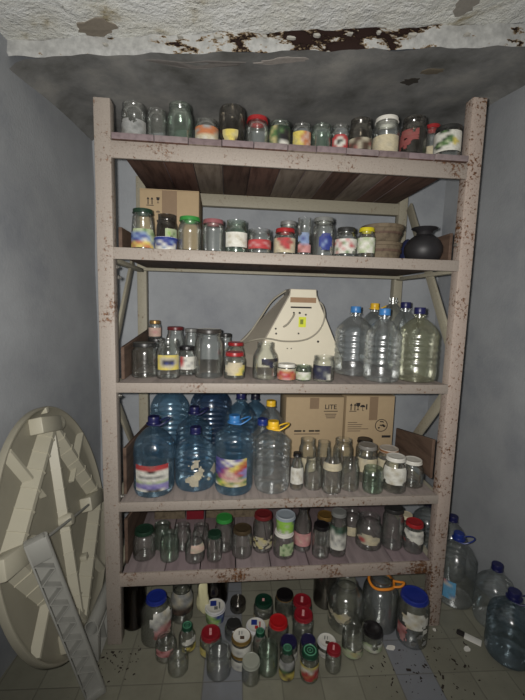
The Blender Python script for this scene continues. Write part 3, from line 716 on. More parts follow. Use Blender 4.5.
ROWS = [
    ('S1',0.127,0.070,2.0750,0.0451,0.1312,'w','-','foil','open glass jar with a grey foil label at the left end of the top shelf'),
    ('S1',0.211,0.080,2.0750,0.0381,0.1209,'w','-','-','shorter unlabelled open jar between two big jars at the left of the top shelf'),
    ('S1',0.300,0.075,2.0750,0.0496,0.1442,'j','-','-','big greenish open jar without label, third from the left post on the top shelf'),
    ('S1',0.403,0.060,2.0750,0.0448,0.0873,'w','-','orange','short open jar with an orange and cream label on the top shelf'),
    ('S1',0.500,0.066,2.0750,0.0509,0.1462,'i','-','yell','tall dark jar standing upside down with a small yellow label on the top shelf'),
    ('S1',0.598,0.060,2.0750,0.0463,0.1121,'j','red','-','red lidded clear jar in the middle of the top shelf'),
    ('S1',0.688,0.060,2.0750,0.0417,0.1006,'w','-','green','open jar with a dark green picture label on the top shelf'),
    ('S1',0.774,0.060,2.0750,0.0390,0.0970,'w','-','yor','open jar with a yellow and orange label on the top shelf'),
    ('S1',0.854,0.060,2.0750,0.0402,0.0984,'w','-','-','short plain green glass jar without label on the top shelf'),
    ('S1',0.931,0.060,2.0750,0.0355,0.1054,'w','-','redw','small open jar with a round red and white label on the top shelf'),
    ('S1',1.016,0.070,2.0750,0.0478,0.1362,'j','-','fade','wide open jar with a faded brownish label on the top shelf'),
    ('S1',1.122,0.065,2.0750,0.0519,0.1488,'j','white','cream','white lidded jar with a cream label on the top shelf'),
    ('S1',1.237,0.065,2.0750,0.0523,0.1548,'f','-','pinkp','tall dark open jar with a torn reddish label on the top shelf'),
    ('S1',1.366,0.160,2.0750,0.0365,0.1809,'j','red','cream','small red lidded jar standing behind the cucumber jar on the top shelf'),
    ('S1',1.383,0.060,2.0750,0.0527,0.1295,'w','dark','cuke','jar with a white cucumber label at the right end of the top shelf'),
    ('S2',0.155,0.075,1.6700,0.0459,0.1583,'t','dgreen','blueyel','dark green lidded jar with blue and yellow label, leftmost on the second shelf'),
    ('S2',0.246,0.063,1.6700,0.0449,0.0520,'c','blue','bluew','low tin with a blue and white wrapper in front of the cardboard box'),
    ('S2',0.235,0.160,1.6700,0.0435,0.1599,'j','-','lime','brownish open jar with a pale green label in front of the box tape'),
    ('S2',0.339,0.065,1.6700,0.0462,0.1350,'j','green','-','clear jar with a bright green lid on the second shelf'),
    ('S2',0.431,0.065,1.6700,0.0425,0.1289,'w','pink','-','clear jar with a thin pinkish lid right of the green lidded jar'),
    ('S2',0.523,0.065,1.6700,0.0457,0.1288,'j','-','white','greenish open jar with a white label on the second shelf'),
    ('S2',0.618,0.065,1.6700,0.0471,0.0987,'w','-','redband','short open jar with a red label band on the second shelf'),
    ('S2',0.722,0.062,1.6700,0.0442,0.1066,'j','red','redcream','red lidded jar with a red and cream label on the second shelf'),
    ('S2',0.756,0.200,1.6700,0.0405,0.1653,'j','silver','-','silver lidded jar behind the red lidded one on the second shelf'),
    ('S2',0.798,0.050,1.6700,0.0290,0.1492,'w','-','bluepink','tall narrow open jar with a faint blue and pink label on the second shelf'),
    ('S2',0.882,0.070,1.6700,0.0458,0.1580,'j','grey','bluesq','tall grey lidded jar with a blue label on the second shelf'),
    ('S2',0.977,0.063,1.6700,0.0449,0.1217,'o','dark','floral','dark lidded jar with a white floral label on the second shelf'),
    ('S2',1.061,0.054,1.6700,0.0356,0.1232,'j','yellow','pale','small jar with a bright yellow lid on the second shelf'),
    ('S3',0.139,0.150,1.1480,0.0553,0.1477,'f','dark','-','wide dark lidded jar with bumpy glass at the left end of the third shelf'),
    ('S3',0.243,0.125,1.1480,0.0507,0.1653,'j','-','yelblue','open jar with a yellow and blue label on the third shelf'),
    ('S3',0.315,0.193,1.1480,0.0376,0.1297,'j','black','redwht','small black lidded jar with a white and red label on the third shelf'),
    ('S3',0.132,0.458,1.1480,0.0481,0.1382,'j','dark','-','dark lidded jar carrying the little gold jar at the back of the third shelf'),
    ('S3',0.126,0.458,1.2867,0.0314,0.0888,'j','gold','peach','little gold lidded jar with a peach label stacked on another jar'),
    ('S3',0.228,0.464,1.1480,0.0471,0.1976,'j','dred','-','dark red lidded jar at the back of the third shelf'),
    ('S3',0.311,0.426,1.1480,0.0351,0.1919,'j','grey','-','slim grey lidded jar behind the large white topped jar'),
    ('S3',0.414,0.156,1.1480,0.0629,0.2101,'j','whdark','-','largest jar on the third shelf, white lid with a dark edge'),
    ('S3',0.486,0.414,1.1480,0.0326,0.1715,'j','dark','-','slim dark grey lidded jar behind the two red lids'),
    ('S3',0.536,0.353,1.1480,0.0442,0.1341,'j','red','-','red lidded jar standing behind another red lidded jar on the third shelf'),
    ('S3',0.527,0.122,1.1480,0.0462,0.1155,'j','red','creamy','red lidded jar with a cream and yellow label at the front of the third shelf'),
    ('S3',0.660,0.124,1.1480,0.0541,0.1593,'n','-','darkp','open clear jar with a narrow neck in front of the cream metal housing'),
    ('S3',0.752,0.091,1.1480,0.0396,0.0721,'w','white','redyel','short white lidded jar with a red and yellow label before the metal housing'),
    ('S3',0.826,0.087,1.1480,0.0332,0.0655,'w','-','gwhite','tiny open jar with a pale green label before the metal housing'),
    ('S3',0.913,0.082,1.1480,0.0461,0.1081,'w','-','navy','open wide jar with a navy label before the metal housing'),
    ('S3',1.102,0.251,1.1480,0.0917,0.3244,'P','lblue','-','clear big bottle with light blue cap beside the metal housing'),
    ('S3',1.179,0.097,1.1480,0.0789,0.3186,'P','lblue','-','clear big bottle with light blue cap, second from the metal housing'),
    ('S3',1.325,0.577,1.1480,0.0759,0.3447,'P','yellow+','-','clear big bottle with a yellow ring cap behind the two light blue caps'),
    ('S3',1.365,0.433,1.1480,0.0714,0.3878,'P','-','-','uncapped clear big bottle in front of the back right post'),
    ('S3',1.367,0.290,1.1480,0.0688,0.3515,'P','navy','-','clear big bottle with navy cap behind the yellowish bottle'),
    ('S3',1.347,0.111,1.1480,0.0887,0.3273,'PY','navy','-','yellowish big bottle with navy cap beside the right post'),
    ('S4',0.183,0.107,0.6460,0.0870,0.3347,'PB','navy+','waterlab','blue big bottle with a red and white label beside the left post'),
    ('S4',0.358,0.154,0.6460,0.0916,0.2711,'PB','navy','scrap','blue big bottle with torn label scraps on the fourth shelf'),
    ('S4',0.336,0.347,0.6460,0.0914,0.3106,'PB','navy+','-','blue big bottle with a ring cap behind the one with torn label scraps'),
    ('S4',0.188,0.529,0.6460,0.1049,0.4151,'PB','navy','-','tall shiny blue bottle behind the red and white labelled bottle'),
    ('S4',0.409,0.541,0.6460,0.1143,0.4368,'PN','navy','-','large dark blue bottle in the back row of the fourth shelf'),
    ('S4',0.531,0.106,0.6460,0.0854,0.3397,'PB','lblue+','rainbow','blue big bottle with a purple rainbow picture label'),
    ('S4',0.704,0.109,0.6460,0.0798,0.3114,'P','yellow+','-','clear big bottle with a yellow cap and strap on the fourth shelf'),
    ('S4',0.570,0.423,0.6460,0.0837,0.3630,'PB','navy','-','blue bottle with navy cap behind the rainbow labelled bottle'),
    ('S4',0.657,0.569,0.6460,0.0839,0.3223,'PB','dnavy','-','blue bottle with very dark cap in the back row beside a box'),
    ('S4',0.730,0.427,0.6460,0.0738,0.3218,'P','yellow','-','clear bottle with a yellow cap at the back beside a box'),
    ('S4',0.671,0.266,0.6460,0.0653,0.2727,'P','blue','-','bottle with a blue cap squeezed behind the yellow strapped bottle'),
    ('S4',0.816,0.099,0.6460,0.0301,0.1681,'b','black','white','small bottle with black cap and white label on the fourth shelf'),
    ('S4',0.904,0.279,0.6460,0.0445,0.1637,'j','-','cream','open jar with a cream label in the back row before the left box'),
    ('S4',0.894,0.106,0.6460,0.0405,0.1364,'j','-','-','clear unlabelled open jar right of the black capped small bottle'),
    ('S4',0.982,0.264,0.6460,0.0333,0.1561,'w','-','-','slim open jar at the back between two wider ones'),
    ('S4',0.971,0.069,0.6460,0.0431,0.1924,'n','-','creamband','tall open jar with a cream neck label at the front of the fourth shelf'),
    ('S4',1.086,0.277,0.6460,0.0499,0.1611,'j','-','-','open jar at the back before the seam between two boxes'),
    ('S4',1.061,0.091,0.6460,0.0417,0.1401,'j','-','-','plain open jar right of the one with cream neck label'),
    ('S4',1.200,0.288,0.6460,0.0429,0.1585,'j','black','-','black lidded jar at the back before the right box'),
    ('S4',1.170,0.170,0.6460,0.0497,0.1743,'j','dust','cream2','dusty grey lidded jar with a cream label behind the small greenish jar'),
    ('S4',1.160,0.064,0.6460,0.0458,0.1051,'w','-','-','short greenish open jar at the front of the fourth shelf'),
    ('S4',1.284,0.188,0.6460,0.0529,0.1496,'j','rusty','cream2','jar with a wide white lid rusted at its edge'),
    ('S4',1.265,0.071,0.6460,0.0527,0.1582,'o','white','whitebig','white lidded jar with a big white label at the front of the fourth shelf'),
    ('S4',1.370,0.114,0.6460,0.0511,0.1228,'o','white','-','white lidded dark jar without label, nearest the right post on the fourth shelf'),
    ('S5',0.134,0.120,0.3280,0.0501,0.1298,'o','dgreen','-','dark green lidded jar beside the left post on the fifth shelf'),
    ('S5',0.203,0.184,0.3280,0.0428,0.1075,'j','-','-','open jar in the back row next to the dark green lid on the fifth shelf'),
    ('S5',0.249,0.099,0.3280,0.0421,0.1144,'j','-','-','open clear jar at the front between the dark green lid and the peach labelled jar'),
    ('S5',0.298,0.166,0.3280,0.0392,0.1112,'j','-','-','open jar in the back row before the red strip'),
    ('S5',0.363,0.085,0.3280,0.0442,0.1058,'o','-','peach2','open rounded jar with a peach label patch on the fifth shelf'),
    ('S5',0.384,0.173,0.3280,0.0396,0.1025,'j','-','-','open jar behind the peach labelled one'),
    ('S5',0.492,0.149,0.3280,0.0426,0.1578,'j','green','-','bright green lidded jar on the fifth shelf'),
    ('S5',0.450,0.082,0.3280,0.0344,0.1245,'j','dgreen','-','small jar with a dark green lid in front of the bright green lid'),
    ('S5',0.575,0.107,0.3280,0.0464,0.1281,'j','bronze','-','bronze lidded jar on the fifth shelf'),
    ('S5',0.674,0.143,0.3280,0.0475,0.1737,'j','dred','floralc','dull red lidded tall jar on the fifth shelf'),
    ('S5',0.768,0.098,0.3280,0.0490,0.1158,'j','white','greenl','white lidded jar carrying an upturned green labelled cup'),
    ('S5',0.772,0.098,0.4443,0.0441,0.0772,'c','dustb','limeb','small cup with lime green wrapper stacked on a white lid'),
    ('S5',0.862,0.132,0.3280,0.0395,0.2200,'b','black','pinkb','tall bottle with a pink label on the fifth shelf'),
    ('S5',0.937,0.080,0.3280,0.0398,0.1499,'f','black','-','tall black lidded jar at the front of the fifth shelf'),
    ('S5',0.979,0.166,0.3280,0.0442,0.1462,'j','goldd','-','jar with a dull golden lid behind the black lid'),
    ('S5',1.019,0.088,0.3280,0.0389,0.2057,'j','grey','greenw','tall grey lidded jar with a green and white label'),
    ('S5',1.137,0.238,0.3280,0.0449,0.1100,'j','-','cream','open jar with cream label, left neighbour of the big round jar'),
    ('S5',1.190,0.143,0.3280,0.0623,0.1427,'o','-','creamred','big round jar with a cream and red label on the fifth shelf'),
    ('S5',1.303,0.130,0.3280,0.0499,0.1954,'f','dark','-','tall ribbed clear jar on the fifth shelf'),
    ('S5',1.404,0.200,0.3280,0.0324,0.1150,'w','cream','-','cream topped slim jar behind the red lid at the right post'),
    ('S5',1.391,0.092,0.3280,0.0447,0.1413,'j','red','torn','red lidded jar with torn white label beside the right post'),
    ('F',0.087,0.112,0.0000,0.0517,0.2767,'db','-','-','dark brown big jug standing behind the left post under the bottom shelf'),
    ('F',0.201,0.036,0.0000,0.0672,0.1934,'l','blueb','innerw','big jar with a blue lid near the left post on the floor'),
    ('F',0.300,0.134,0.0000,0.0509,0.1587,'j','-','stripe','open jar with striped label behind the big blue lidded jar'),
    ('F',0.257,-0.061,0.0000,0.0434,0.0804,'j','-','pinkp2','open jar in front of the blue lidded big jar'),
    ('F',0.341,-0.032,0.0000,0.0358,0.1070,'b','greenr','yellab','small jar with green ring lid and yellow label at the left of the floor'),
    ('F',0.315,-0.125,0.0000,0.0418,0.0746,'o','-','-','open round jar at the front left of the floor group'),
    ('F',0.441,0.227,0.0000,0.0759,0.2350,'l2','-','-','big dark brown jar behind the crumpled bag under the bottom shelf'),
    ('F',0.456,0.105,0.0000,0.0462,0.0708,'c','picw','tub','small tub with a blue and white picture lid'),
    ('F',0.442,-0.056,0.0000,0.0459,0.0921,'j','redp','yelside','red lidded jar behind the big open jar at the front of the floor group'),
    ('F',0.479,-0.146,0.0000,0.0496,0.1037,'j','-','-','big open clear jar at the front of the floor group'),
    ('F',0.569,-0.118,0.0000,0.0406,0.0620,'w','goldw','whitelab','white labelled small jar with gold rim carrying another one'),
    ('F',0.569,-0.118,0.0625,0.0413,0.0641,'w','goldpic','whitelab','white labelled jar with white picture lid stacked on a gold rim'),
    ('F',0.605,-0.187,0.0000,0.0360,0.0857,'w','pale','-','small clear jar with a pale lid at the very front of the floor group'),
    ('F',0.564,0.160,0.0000,0.0382,0.0485,'w','-','-','brownish short jar at the back of the floor group behind the white labelled jars'),
    ('F',0.540,0.015,0.0000,0.0395,0.0618,'o','dark','-','small dark lidded jar behind the white labelled stack'),
    ('F',0.680,0.086,0.0000,0.0460,0.1069,'j','dgreenp','creamlow','dark green lidded jar with a light mark on its lid'),
    ('F',0.639,0.007,0.0000,0.0419,0.0529,'c','picb','tub2','white tub with a blue and red picture lid'),
    ('F',0.651,-0.068,0.0000,0.0305,0.0945,'b','greenr','-','small green ring lidded jar behind the tall clear front jar'),
    ('F',0.788,0.137,0.0000,0.0465,0.0908,'j','blackg','-','black lidded jar with a gold band at the back of the floor group'),
    ('F',0.861,0.077,0.0000,0.0472,0.1048,'j','redp','-','rear one of two jars with marked dark red lids'),
    ('F',0.847,-0.017,0.0000,0.0462,0.1202,'j','redp','-','front one of two jars with marked dark red lids'),
    ('F',0.735,-0.023,0.0000,0.0455,0.0974,'j','bred','-','bright red lidded jar in the middle of the floor group'),
    ('F',0.676,-0.152,0.0000,0.0409,0.1043,'w','-','-','tall clear open jar beside the yellow labelled green lid jar'),
    ('F',0.769,-0.102,0.0000,0.0384,0.0764,'j','navyl','whitelow','left one of two navy lidded jars behind green ring lids'),
    ('F',0.853,-0.100,0.0000,0.0355,0.0736,'j','navyl','-','right one of two navy lidded jars behind green ring lids'),
    ('F',0.749,-0.183,0.0000,0.0314,0.1243,'b','greenr','yelgreen','small jar with green ring lid and yellow label at the front'),
    ('F',0.838,-0.192,0.0000,0.0363,0.1163,'j','greenr','tomato','jar with green ring lid and red tomato label at the front'),
    ('F',0.937,-0.090,0.0000,0.0411,0.0521,'w','whitepic','whitelow','white topped low jar behind the small crimson lid'),
    ('F',0.944,-0.164,0.0000,0.0323,0.0919,'j','redp','-','small crimson lidded jar at the front right of the group'),
    ('F',1.062,0.049,0.0000,0.0806,0.2055,'l','-','innerg','big three litre open jar at the back right of the floor group'),
    ('F',1.047,-0.098,0.0000,0.0454,0.1101,'w','-','sedi','open jar with pale scraps in front of the three litre jar'),
    ('F',1.225,0.046,0.0000,0.0808,0.2272,'l','-','-','big three litre jar with an orange ring around its neck'),
    ('F',1.002,0.180,0.0000,0.0613,0.2350,'l2','-','-','dark big jar at the back left of the three litre jars'),
    ('F',1.143,-0.078,0.0000,0.0441,0.0876,'w','black','scrapw','short jar with a wide black lid in front of the three litre jars'),
    ('F',1.337,-0.051,0.0000,0.0660,0.2151,'lw','blueb','innerw2','big jar with a blue lid beside the right post on the floor'),
    ('F',1.722,0.540,0.0000,0.0877,0.3149,'P','dnavy','-','clear big bottle with dark cap furthest behind the right post'),
    ('F',1.746,0.330,0.0000,0.0823,0.3456,'P','navy','-','clear big bottle with navy cap between right post and wall'),
    ('F',1.670,0.163,0.0000,0.0935,0.3564,'P','blue+','bluelab','clear big bottle with a blue label beside the right post on the floor'),
    ('F',1.772,0.015,0.0000,0.0847,0.2922,'P','navy','-','clear big bottle with navy cap against the right wall'),
    ('F',1.719,-0.155,0.0000,0.0918,0.2974,'PG','navy+','-','grey blue big bottle nearest the camera at the right wall'),
]
THINGS = {}
for (surf, x, y, z, r, h, kind, lid, lab, label) in ROWS:
    THINGS[label] = (make_bottle if kind[0] == 'P' else make_jar)(surf, x, y, z, r, h, kind, lid, lab, label)

# orange ring on the neck of the three litre jar
for rw in ROWS:
    if 'orange ring' in rw[9]:
        root = THINGS[rw[9]]; r, h = rw[4], rw[5]; bm = bmesh.new()
        R = r*.70
        tube(bm, [(R*math.cos(2*PI*i/28), R*math.sin(2*PI*i/28), h*.90 + .004*math.sin(3*2*PI*i/28)) for i in range(28)], .006, 8, closed=True)
        tube(bm, smoothpath([(R*.3, R*.95, h*.90), (R*.2, R*1.5, h*.93), (-.01, R*1.75, h*.96), (-R*.3, R*1.4, h*.93), (-R*.4, R*.9, h*.9)], 5), .005, 7)
        part_label(obj('neck_ring', bm, plain('orange_plastic', (214, 132, 44), .45), root), 'orange plastic ring with a pulled loop')

# ------------------------------------------------------------------ boxes
def carton(x0, x1, y0, y1, z0, z1, label, rot=0):
    root = tag(empty('cardboard_box', ((x0+x1)/2, y0, z0), rot), label, 'box')
    w, d, h = x1-x0, y1-y0, z1-z0; bm = bmesh.new()
    box(bm, -w/2, w/2, 0, d, 0, h-.004, .003)
    obj('carton_body', bm, CARD, root)
    for s in (0, 1):
        bm = bmesh.new(); a, b = (0, d/2-.0015) if s == 0 else (d/2+.0015, d)
        box(bm, -w/2, w/2, a, b, h-.004, h-.0005, .0008); obj('top_flap', bm, CARD, root)
    return root, w, d, h
def strip(root, name, x0, x1, z0, z1, m, t=.0008):
    bm = bmesh.new(); box(bm, x0, x1, -t, .0006, z0, z1); return obj(name, bm, m, root, False)
def arrows(root, x, z, s, m):
    bm = bmesh.new()
    for dx in (-.3, .3):
        box(bm, x+(dx-.07)*s, x+(dx+.07)*s, -.0008, .0005, z-.5*s, z+.3*s)
        v = [bm.verts.new((x+(dx+a)*s, -.0008, z+b*s)) for a, b in ((-.22, .25), (.22, .25), (0, .6))]; bm.faces.new(v)
    box(bm, x-.55*s, x+.55*s, -.0008, .0005, z-.68*s, z-.58*s)
    return obj('print_arrows', bm, m, root, False)
def goblet(root, x, z, s, m):
    bm = bmesh.new(); v = [bm.verts.new((x+a*s, -.0008, z+b*s)) for a, b in ((-.35, .6), (.35, .6), (.3, .1), (.06, -.05), (.06, -.45), (.3, -.6), (-.3, -.6), (-.06, -.45), (-.06, -.05), (-.3, .1))]
    bm.faces.new(v); return obj('print_goblet', bm, m, root, False)
def umbrella(root, x, z, s, m):
    bm = bmesh.new(); n = 9
    v = [bm.verts.new((x+.5*s*math.cos(PI*i/n), -.0008, z+.45*s*math.sin(PI*i/n))) for i in range(n+1)]; bm.faces.new(v)
    box(bm, x-.04*s, x+.04*s, -.0008, .0005, z-.6*s, z); box(bm, x-.04*s, x+.2*s, -.0008, .0005, z-.66*s, z-.56*s)
    return obj('print_umbrella', bm, m, root, False)
root, w, d, h = carton(.083, .353, .345, .585, 1.6705, 1.985, 'brown cardboard box with wide tape at the left back of the second shelf')
strip(root, 'tape', -.034, .034, .0, h-.004, TAPE, .0009)
arrows(root, -.088, h-.055, .03, INK); goblet(root, -.052, h-.05, .022, INK); umbrella(root, -.088, h-.112, .024, INK); umbrella(root, -.052, h-.105, .02, FAINTINK); goblet(root, -.052, h-.15, .02, INK)
root, w, d, h = carton(.812, 1.128, .43, .655, .6465, .985, 'brown cardboard box marked with four capital letters, left of two on the fourth shelf')
strip(root, 'tape', -.03, .02, h-.065, h-.004, TAPE, .0009)
text('printed_word', 'LITE', .036, INK, root, (.052, -.0008, h-.066)); strip(root, 'print_line', .048, .125, h-.080, h-.076, INK)
for k in range(3): strip(root, 'print_line', .055 + .004*k, .118 - .003*k, h-.097-.010*k, h-.092-.010*k, FAINTINK)
for k, (a, b) in enumerate(((-.11, -.07), (-.063, -.05), (-.03, .0), (.004, .03))): strip(root, 'print_line', a, b, h-.192, h-.183, INK)
strip(root, 'print_line', -.11, .03, h-.207, h-.202, FAINTINK)
root, w, d, h = carton(1.142, 1.415, .435, .655, .6465, .99, 'brown cardboard box with handling symbols, right of two on the fourth shelf')
strip(root, 'tape', -.005, .042, h-.135, h-.004, TAPE, .0009)
arrows(root, -.098, h-.062, .036, INK); goblet(root, -.070, h-.058, .034, INK); umbrella(root, -.044, h-.062, .03, INK); strip(root, 'print_line', -.025, -.018, h-.075, h-.045, INK)
for k in range(5): strip(root, 'print_line', -.122, (-.07, -.04, -.045, -.005, -.05)[k], h-.150-.012*k, h-.146-.012*k, FAINTINK)
bm = bmesh.new()
M0 = Matrix.Translation((.068, 0, h-.165)) @ Matrix.Rotation(PI/2, 4, 'X')
for rr in (.036,):
    rg = lathe(bm, [(rr, 0), (rr, .0008), (rr-.004, .0008), (rr-.004, 0)], 28)
rnd = random.Random(5)
for _ in range(16):
    a, q = rnd.uniform(0, 6.28), rnd.uniform(0, .024); s = rnd.uniform(.002, .006)
    box(bm, q*math.cos(a)-s, q*math.cos(a)+s, q*math.sin(a)-s*.6, q*math.sin(a)+s*.6, 0, .0008)
bmesh.ops.transform(bm, matrix=M0, verts=bm.verts[:]); obj('print_stamp', bm, INK, root, False)
strip(root, 'print_patch', .075, .125, h-.235, h-.222, INK)

# ------------------------------------------------------------------ cream metal housing with cable (third shelf)
HY = .385; root = tag(empty('metal_housing', (.855, HY, 1.148)), 'cream trapezoid metal housing with yellow sticker and hanging cable on the third shelf', 'appliance housing')
HH = .402
def trap(bm, y0, y1, pts):
    f = [bm.verts.new((a, y0, b)) for a, b in pts]; g = [bm.verts.new((a, y1, b)) for a, b in pts]
    bm.faces.new(f); bm.faces.new(g[::-1]); n = len(pts)
    for i in range(n): bm.faces.new((f[i], f[(i+1) % n], g[(i+1) % n], g[i]))
bm = bmesh.new(); trap(bm, 0, .004, [(-.225, .004), (.235, .004), (.235, .05), (.082, HH-.03), (.082, HH), (-.048, HH), (-.048, HH-.03), (-.215, .06)])
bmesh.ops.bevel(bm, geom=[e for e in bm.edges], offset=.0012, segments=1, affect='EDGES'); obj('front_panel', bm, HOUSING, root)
bm = bmesh.new()
F_ = [(-.228, 0), (.238, 0), (.238, .05), (.086, HH-.03), (.086, HH+.002), (-.052, HH+.002), (-.052, HH-.03), (-.222, .06)]
B_ = [(-.345, 0), (.238, 0), (.238, .05), (.086, HH-.03), (.086, HH+.002), (-.056, HH+.002), (-.06, HH-.03), (-.335, .08)]
f_ = [bm.verts.new((a, .0045, b)) for a, b in F_]; g_ = [bm.verts.new((a, .14, b)) for a, b in B_]
bm.faces.new(f_); bm.faces.new(g_[::-1])
for i in range(8): bm.faces.new((f_[i], f_[(i+1) % 8], g_[(i+1) % 8], g_[i]))
bmesh.ops.bevel(bm, geom=[e for e in bm.edges], offset=.003, segments=2, affect='EDGES'); part_label(obj('side_casing', bm, HOUSEDARK, root), 'grey side casing')
strip(root, 'brown_band', -.048, .084, HH-.066, HH-.040, BROWNBAND, .0015)
strip(root, 'vent_slot', -.045, .062, HH-.094, HH-.086, INK, .0004)
strip(root, 'sticker', -.002, .036, HH-.190, HH-.138, YSTICK, .0012)
part_label(strip(root, 'sticker_print', .006, .022, HH-.175, HH-.150, plain('olive_print', (120, 130, 40), .6), .0016), 'dark print on the yellow sticker')
for (a, b, s) in ((-.028, -.118, .005), (.002, -.118, .006), (.034, -.126, .005), (.0, -.222, .0045), (-.118, -.200, .005), (-.115, -.225, .005), (.103, -.262, .006), (-.055, -.30, .003), (-.035, -.30, .003)):
    bm = bmesh.new(); lathe(bm, [(0, .001), (s, .001), (s, -.001), (0, -.001)], 10); o = obj('screw_hole', bm, INK, root); o.location = (a, -.0006, HH+b); o.rotation_euler = (PI/2, 0, 0)
bm = bmesh.new(); tube(bm, smoothpath([(-.026, -.003, HH-.122), (-.035, -.012, HH-.14), (-.06, -.013, HH-.175), (-.08, -.006, HH-.19)], 5), .005, 8); obj('cable_stub', bm, CABLE, root)
bm = bmesh.new(); tube(bm, smoothpath([(.088, .02, HH-.05), (.118, .004, HH-.075), (.13, -.008, HH-.13), (.112, -.012, HH-.19), (.07, -.012, HH-.235), (.01, -.012, HH-.258), (-.08, -.012, HH-.262), (-.16, -.012, HH-.25), (-.235, -.01, HH-.26), (-.30, .09, HH-.30), (-.35, .155, HH-.36), (-.355, .165, .006)], 6), .0042, 8)
tube(bm, smoothpath([(-.06, .08, HH-.005), (-.13, .09, HH-.06), (-.19, .09, HH-.15), (-.26, .08, HH-.25), (-.33, .07, HH-.3), (-.40, .12, HH-.335)], 6), .005, 8)
obj('cable', bm, CABLE, root)

# ------------------------------------------------------------------ second shelf, right: stacked wooden tubs, dark bag, black clay pot
def pot(name, x, y, z, prof, m, label, cat, group=None, seg=36, parts=None):
    root = tag(empty(name, (x, y, z)), label, cat, group)
    bm = bmesh.new(); lathe(bm, prof, seg); obj('body', bm, m, root)
    return root
t1 = pot('wooden_tub', 1.185, .20, 1.6702, [(0, 0), (.082, 0), (.09, .004), (.098, .06), (.100, .074), (.104, .076), (.104, .090), (.098, .092), (.094, .088), (.09, .02), (0, .012)], TUBWOOD, 'brown round tub under another tub on the second shelf', 'tub', 'stacked brown tubs')
bm = bmesh.new(); lathe(bm, [(.0985, .058), (.1025, .058), (.1025, .046), (.097, .046)], 36); part_label(obj('hoop', bm, BROWNBOARD, t1), 'dark hoop')
t2 = pot('wooden_tub', 1.185, .20, 1.7625, [(0, 0), (.078, 0), (.084, .004), (.100, .052), (.104, .060), (.108, .062), (.108, .076), (.102, .078), (.098, .074), (.08, .012), (0, .010)], TUBWOOD, 'brown round tub with a wide rim on top of another tub', 'tub', 'stacked brown tubs')
bm = bmesh.new(); lathe(bm, [(.0975, .044), (.1015, .044), (.0975, .034), (.0935, .034)], 36); part_label(obj('hoop', bm, BROWNBOARD, t2), 'dark hoop')
p = pot('clay_pot', 1.340, .112, 1.6702, [(0, .004), (.05, 0), (.062, .003), (.078, .022), (.087, .05), (.086, .075), (.072, .102), (.05, .122), (.036, .130), (.034, .140), (.040, .150), (.058, .158), (.060, .161), (.056, .164), (.036, .156), (.028, .14), (.03, .128), (.06, .10), (.075, .06), (.06, .02), (0, .014)], CLAY, 'round black clay pot with flared rim at the right of the second shelf', 'pot')
for ch in p.children: ch.scale = (.92, .92, .90)
for tb in (t1, t2):
    for ch in tb.children: ch.scale = (.88, .88, .95)
t2.location.z = 1.6702 + .092*.95 + .0008
bm = bmesh.new(); bmesh.ops.create_icosphere(bm, subdivisions=3, radius=.05)
for v in bm.verts:
    v.co = Vector((v.co.x*.72, v.co.y*.8, v.co.z*1.35))*(1+.10*math.sin(40*v.co.x+13*v.co.z)*math.cos(33*v.co.y+21*v.co.z)); v.co.z = max(v.co.z, -.056)
zmin = min(v.co.z for v in bm.verts)
for v in bm.verts: v.co.z -= zmin
bag = obj('plastic_bag', bm, plain('dark_blue_film', (34, 38, 66), .25, 0, .3, 25, .6)); bag.location = (1.322, .235, 1.6702); bag.scale = (.9, .8, .95); tag(bag, 'crumpled dark blue bag between the brown tubs and black pot', 'bag')

# ------------------------------------------------------------------ round folding table leaning on the left wall
tc_ = Vector((-.179, .057, .543)); hv = Vector((-.05897, .99826, 0)).normalized(); uv = Vector((-.20736, -.01233, .97819)); uv = (uv - hv*uv.dot(hv)).normalized(); nv = hv.cross(uv)
root = tag(empty('folding_table', (0, 0, 0)), 'round cream plastic folding table leaning on the left wall, ribbed underside out', 'table')
TM = Matrix((hv, uv, nv)).transposed().to_4x4(); TM.translation = tc_ - nv*.022
root.matrix_world = TM
RT = .488
bm = bmesh.new(); lathe(bm, [(0, 0), (RT-.004, 0), (RT, .004), (RT+.001, .024), (RT-.002, .028), (RT-.009, .028), (RT-.014, .022), (RT-.026, .010), (RT-.04, .007), (0, .007)], 96)
obj('tabletop', bm, CREAMDULL, root)
A0 = math.radians(75); RC = .405; cr = [Vector((RC*math.cos(A0+k*PI/2), RC*math.sin(A0+k*PI/2), 0)) for k in range(4)]
def ribp(a, b, wb, wt, hh, name='rib', m=CREAM, seams=0):
    a, b = Vector(a), Vector(b); d = (b-a).normalized(); s = Vector((-d.y, d.x, 0)); bm = bmesh.new()
    pts = [(-wb/2, .0065), (-wt/2, hh), (wt/2, hh), (wb/2, .0065)]
    f = [bm.verts.new(a + s*q + Vector((0, 0, z))) for q, z in pts]; g = [bm.verts.new(b + s*q + Vector((0, 0, z))) for q, z in pts]
    bm.faces.new(f[::-1]); bm.faces.new(g)
    for i in range(4): bm.faces.new((f[i], f[(i+1) % 4], g[(i+1) % 4], g[i]))
    L = (b-a).length
    for k in range(seams):
        c = a + d*L*(k+1)/(seams+1)
        Mx = Matrix((d, s, Vector((0, 0, 1)))).transposed().to_4x4(); Mx.translation = c
        # thin webs standing across the rib
        v = [bm.verts.new(Mx @ Vector((e, q, z))) for e in (-.002, .002) for q, z in ((-wb/2-.004, .006), (-wt/2-.003, hh+.003), (wt/2+.003, hh+.003), (wb/2+.004, .006))]
        bm.faces.new(v[0:4]); bm.faces.new(v[4:8][::-1])
        for i in range(4): bm.faces.new((v[i], v[4+i], v[4+(i+1) % 4], v[(i+1) % 4]))
    bmesh.ops.recalc_face_normals(bm, faces=bm.faces)
    return obj(name, bm, m, root, False)
for k in range(4): ribp(cr[k], cr[(k+1) % 4], .085, .018, .050, 'frame_rib', CREAM, 6)
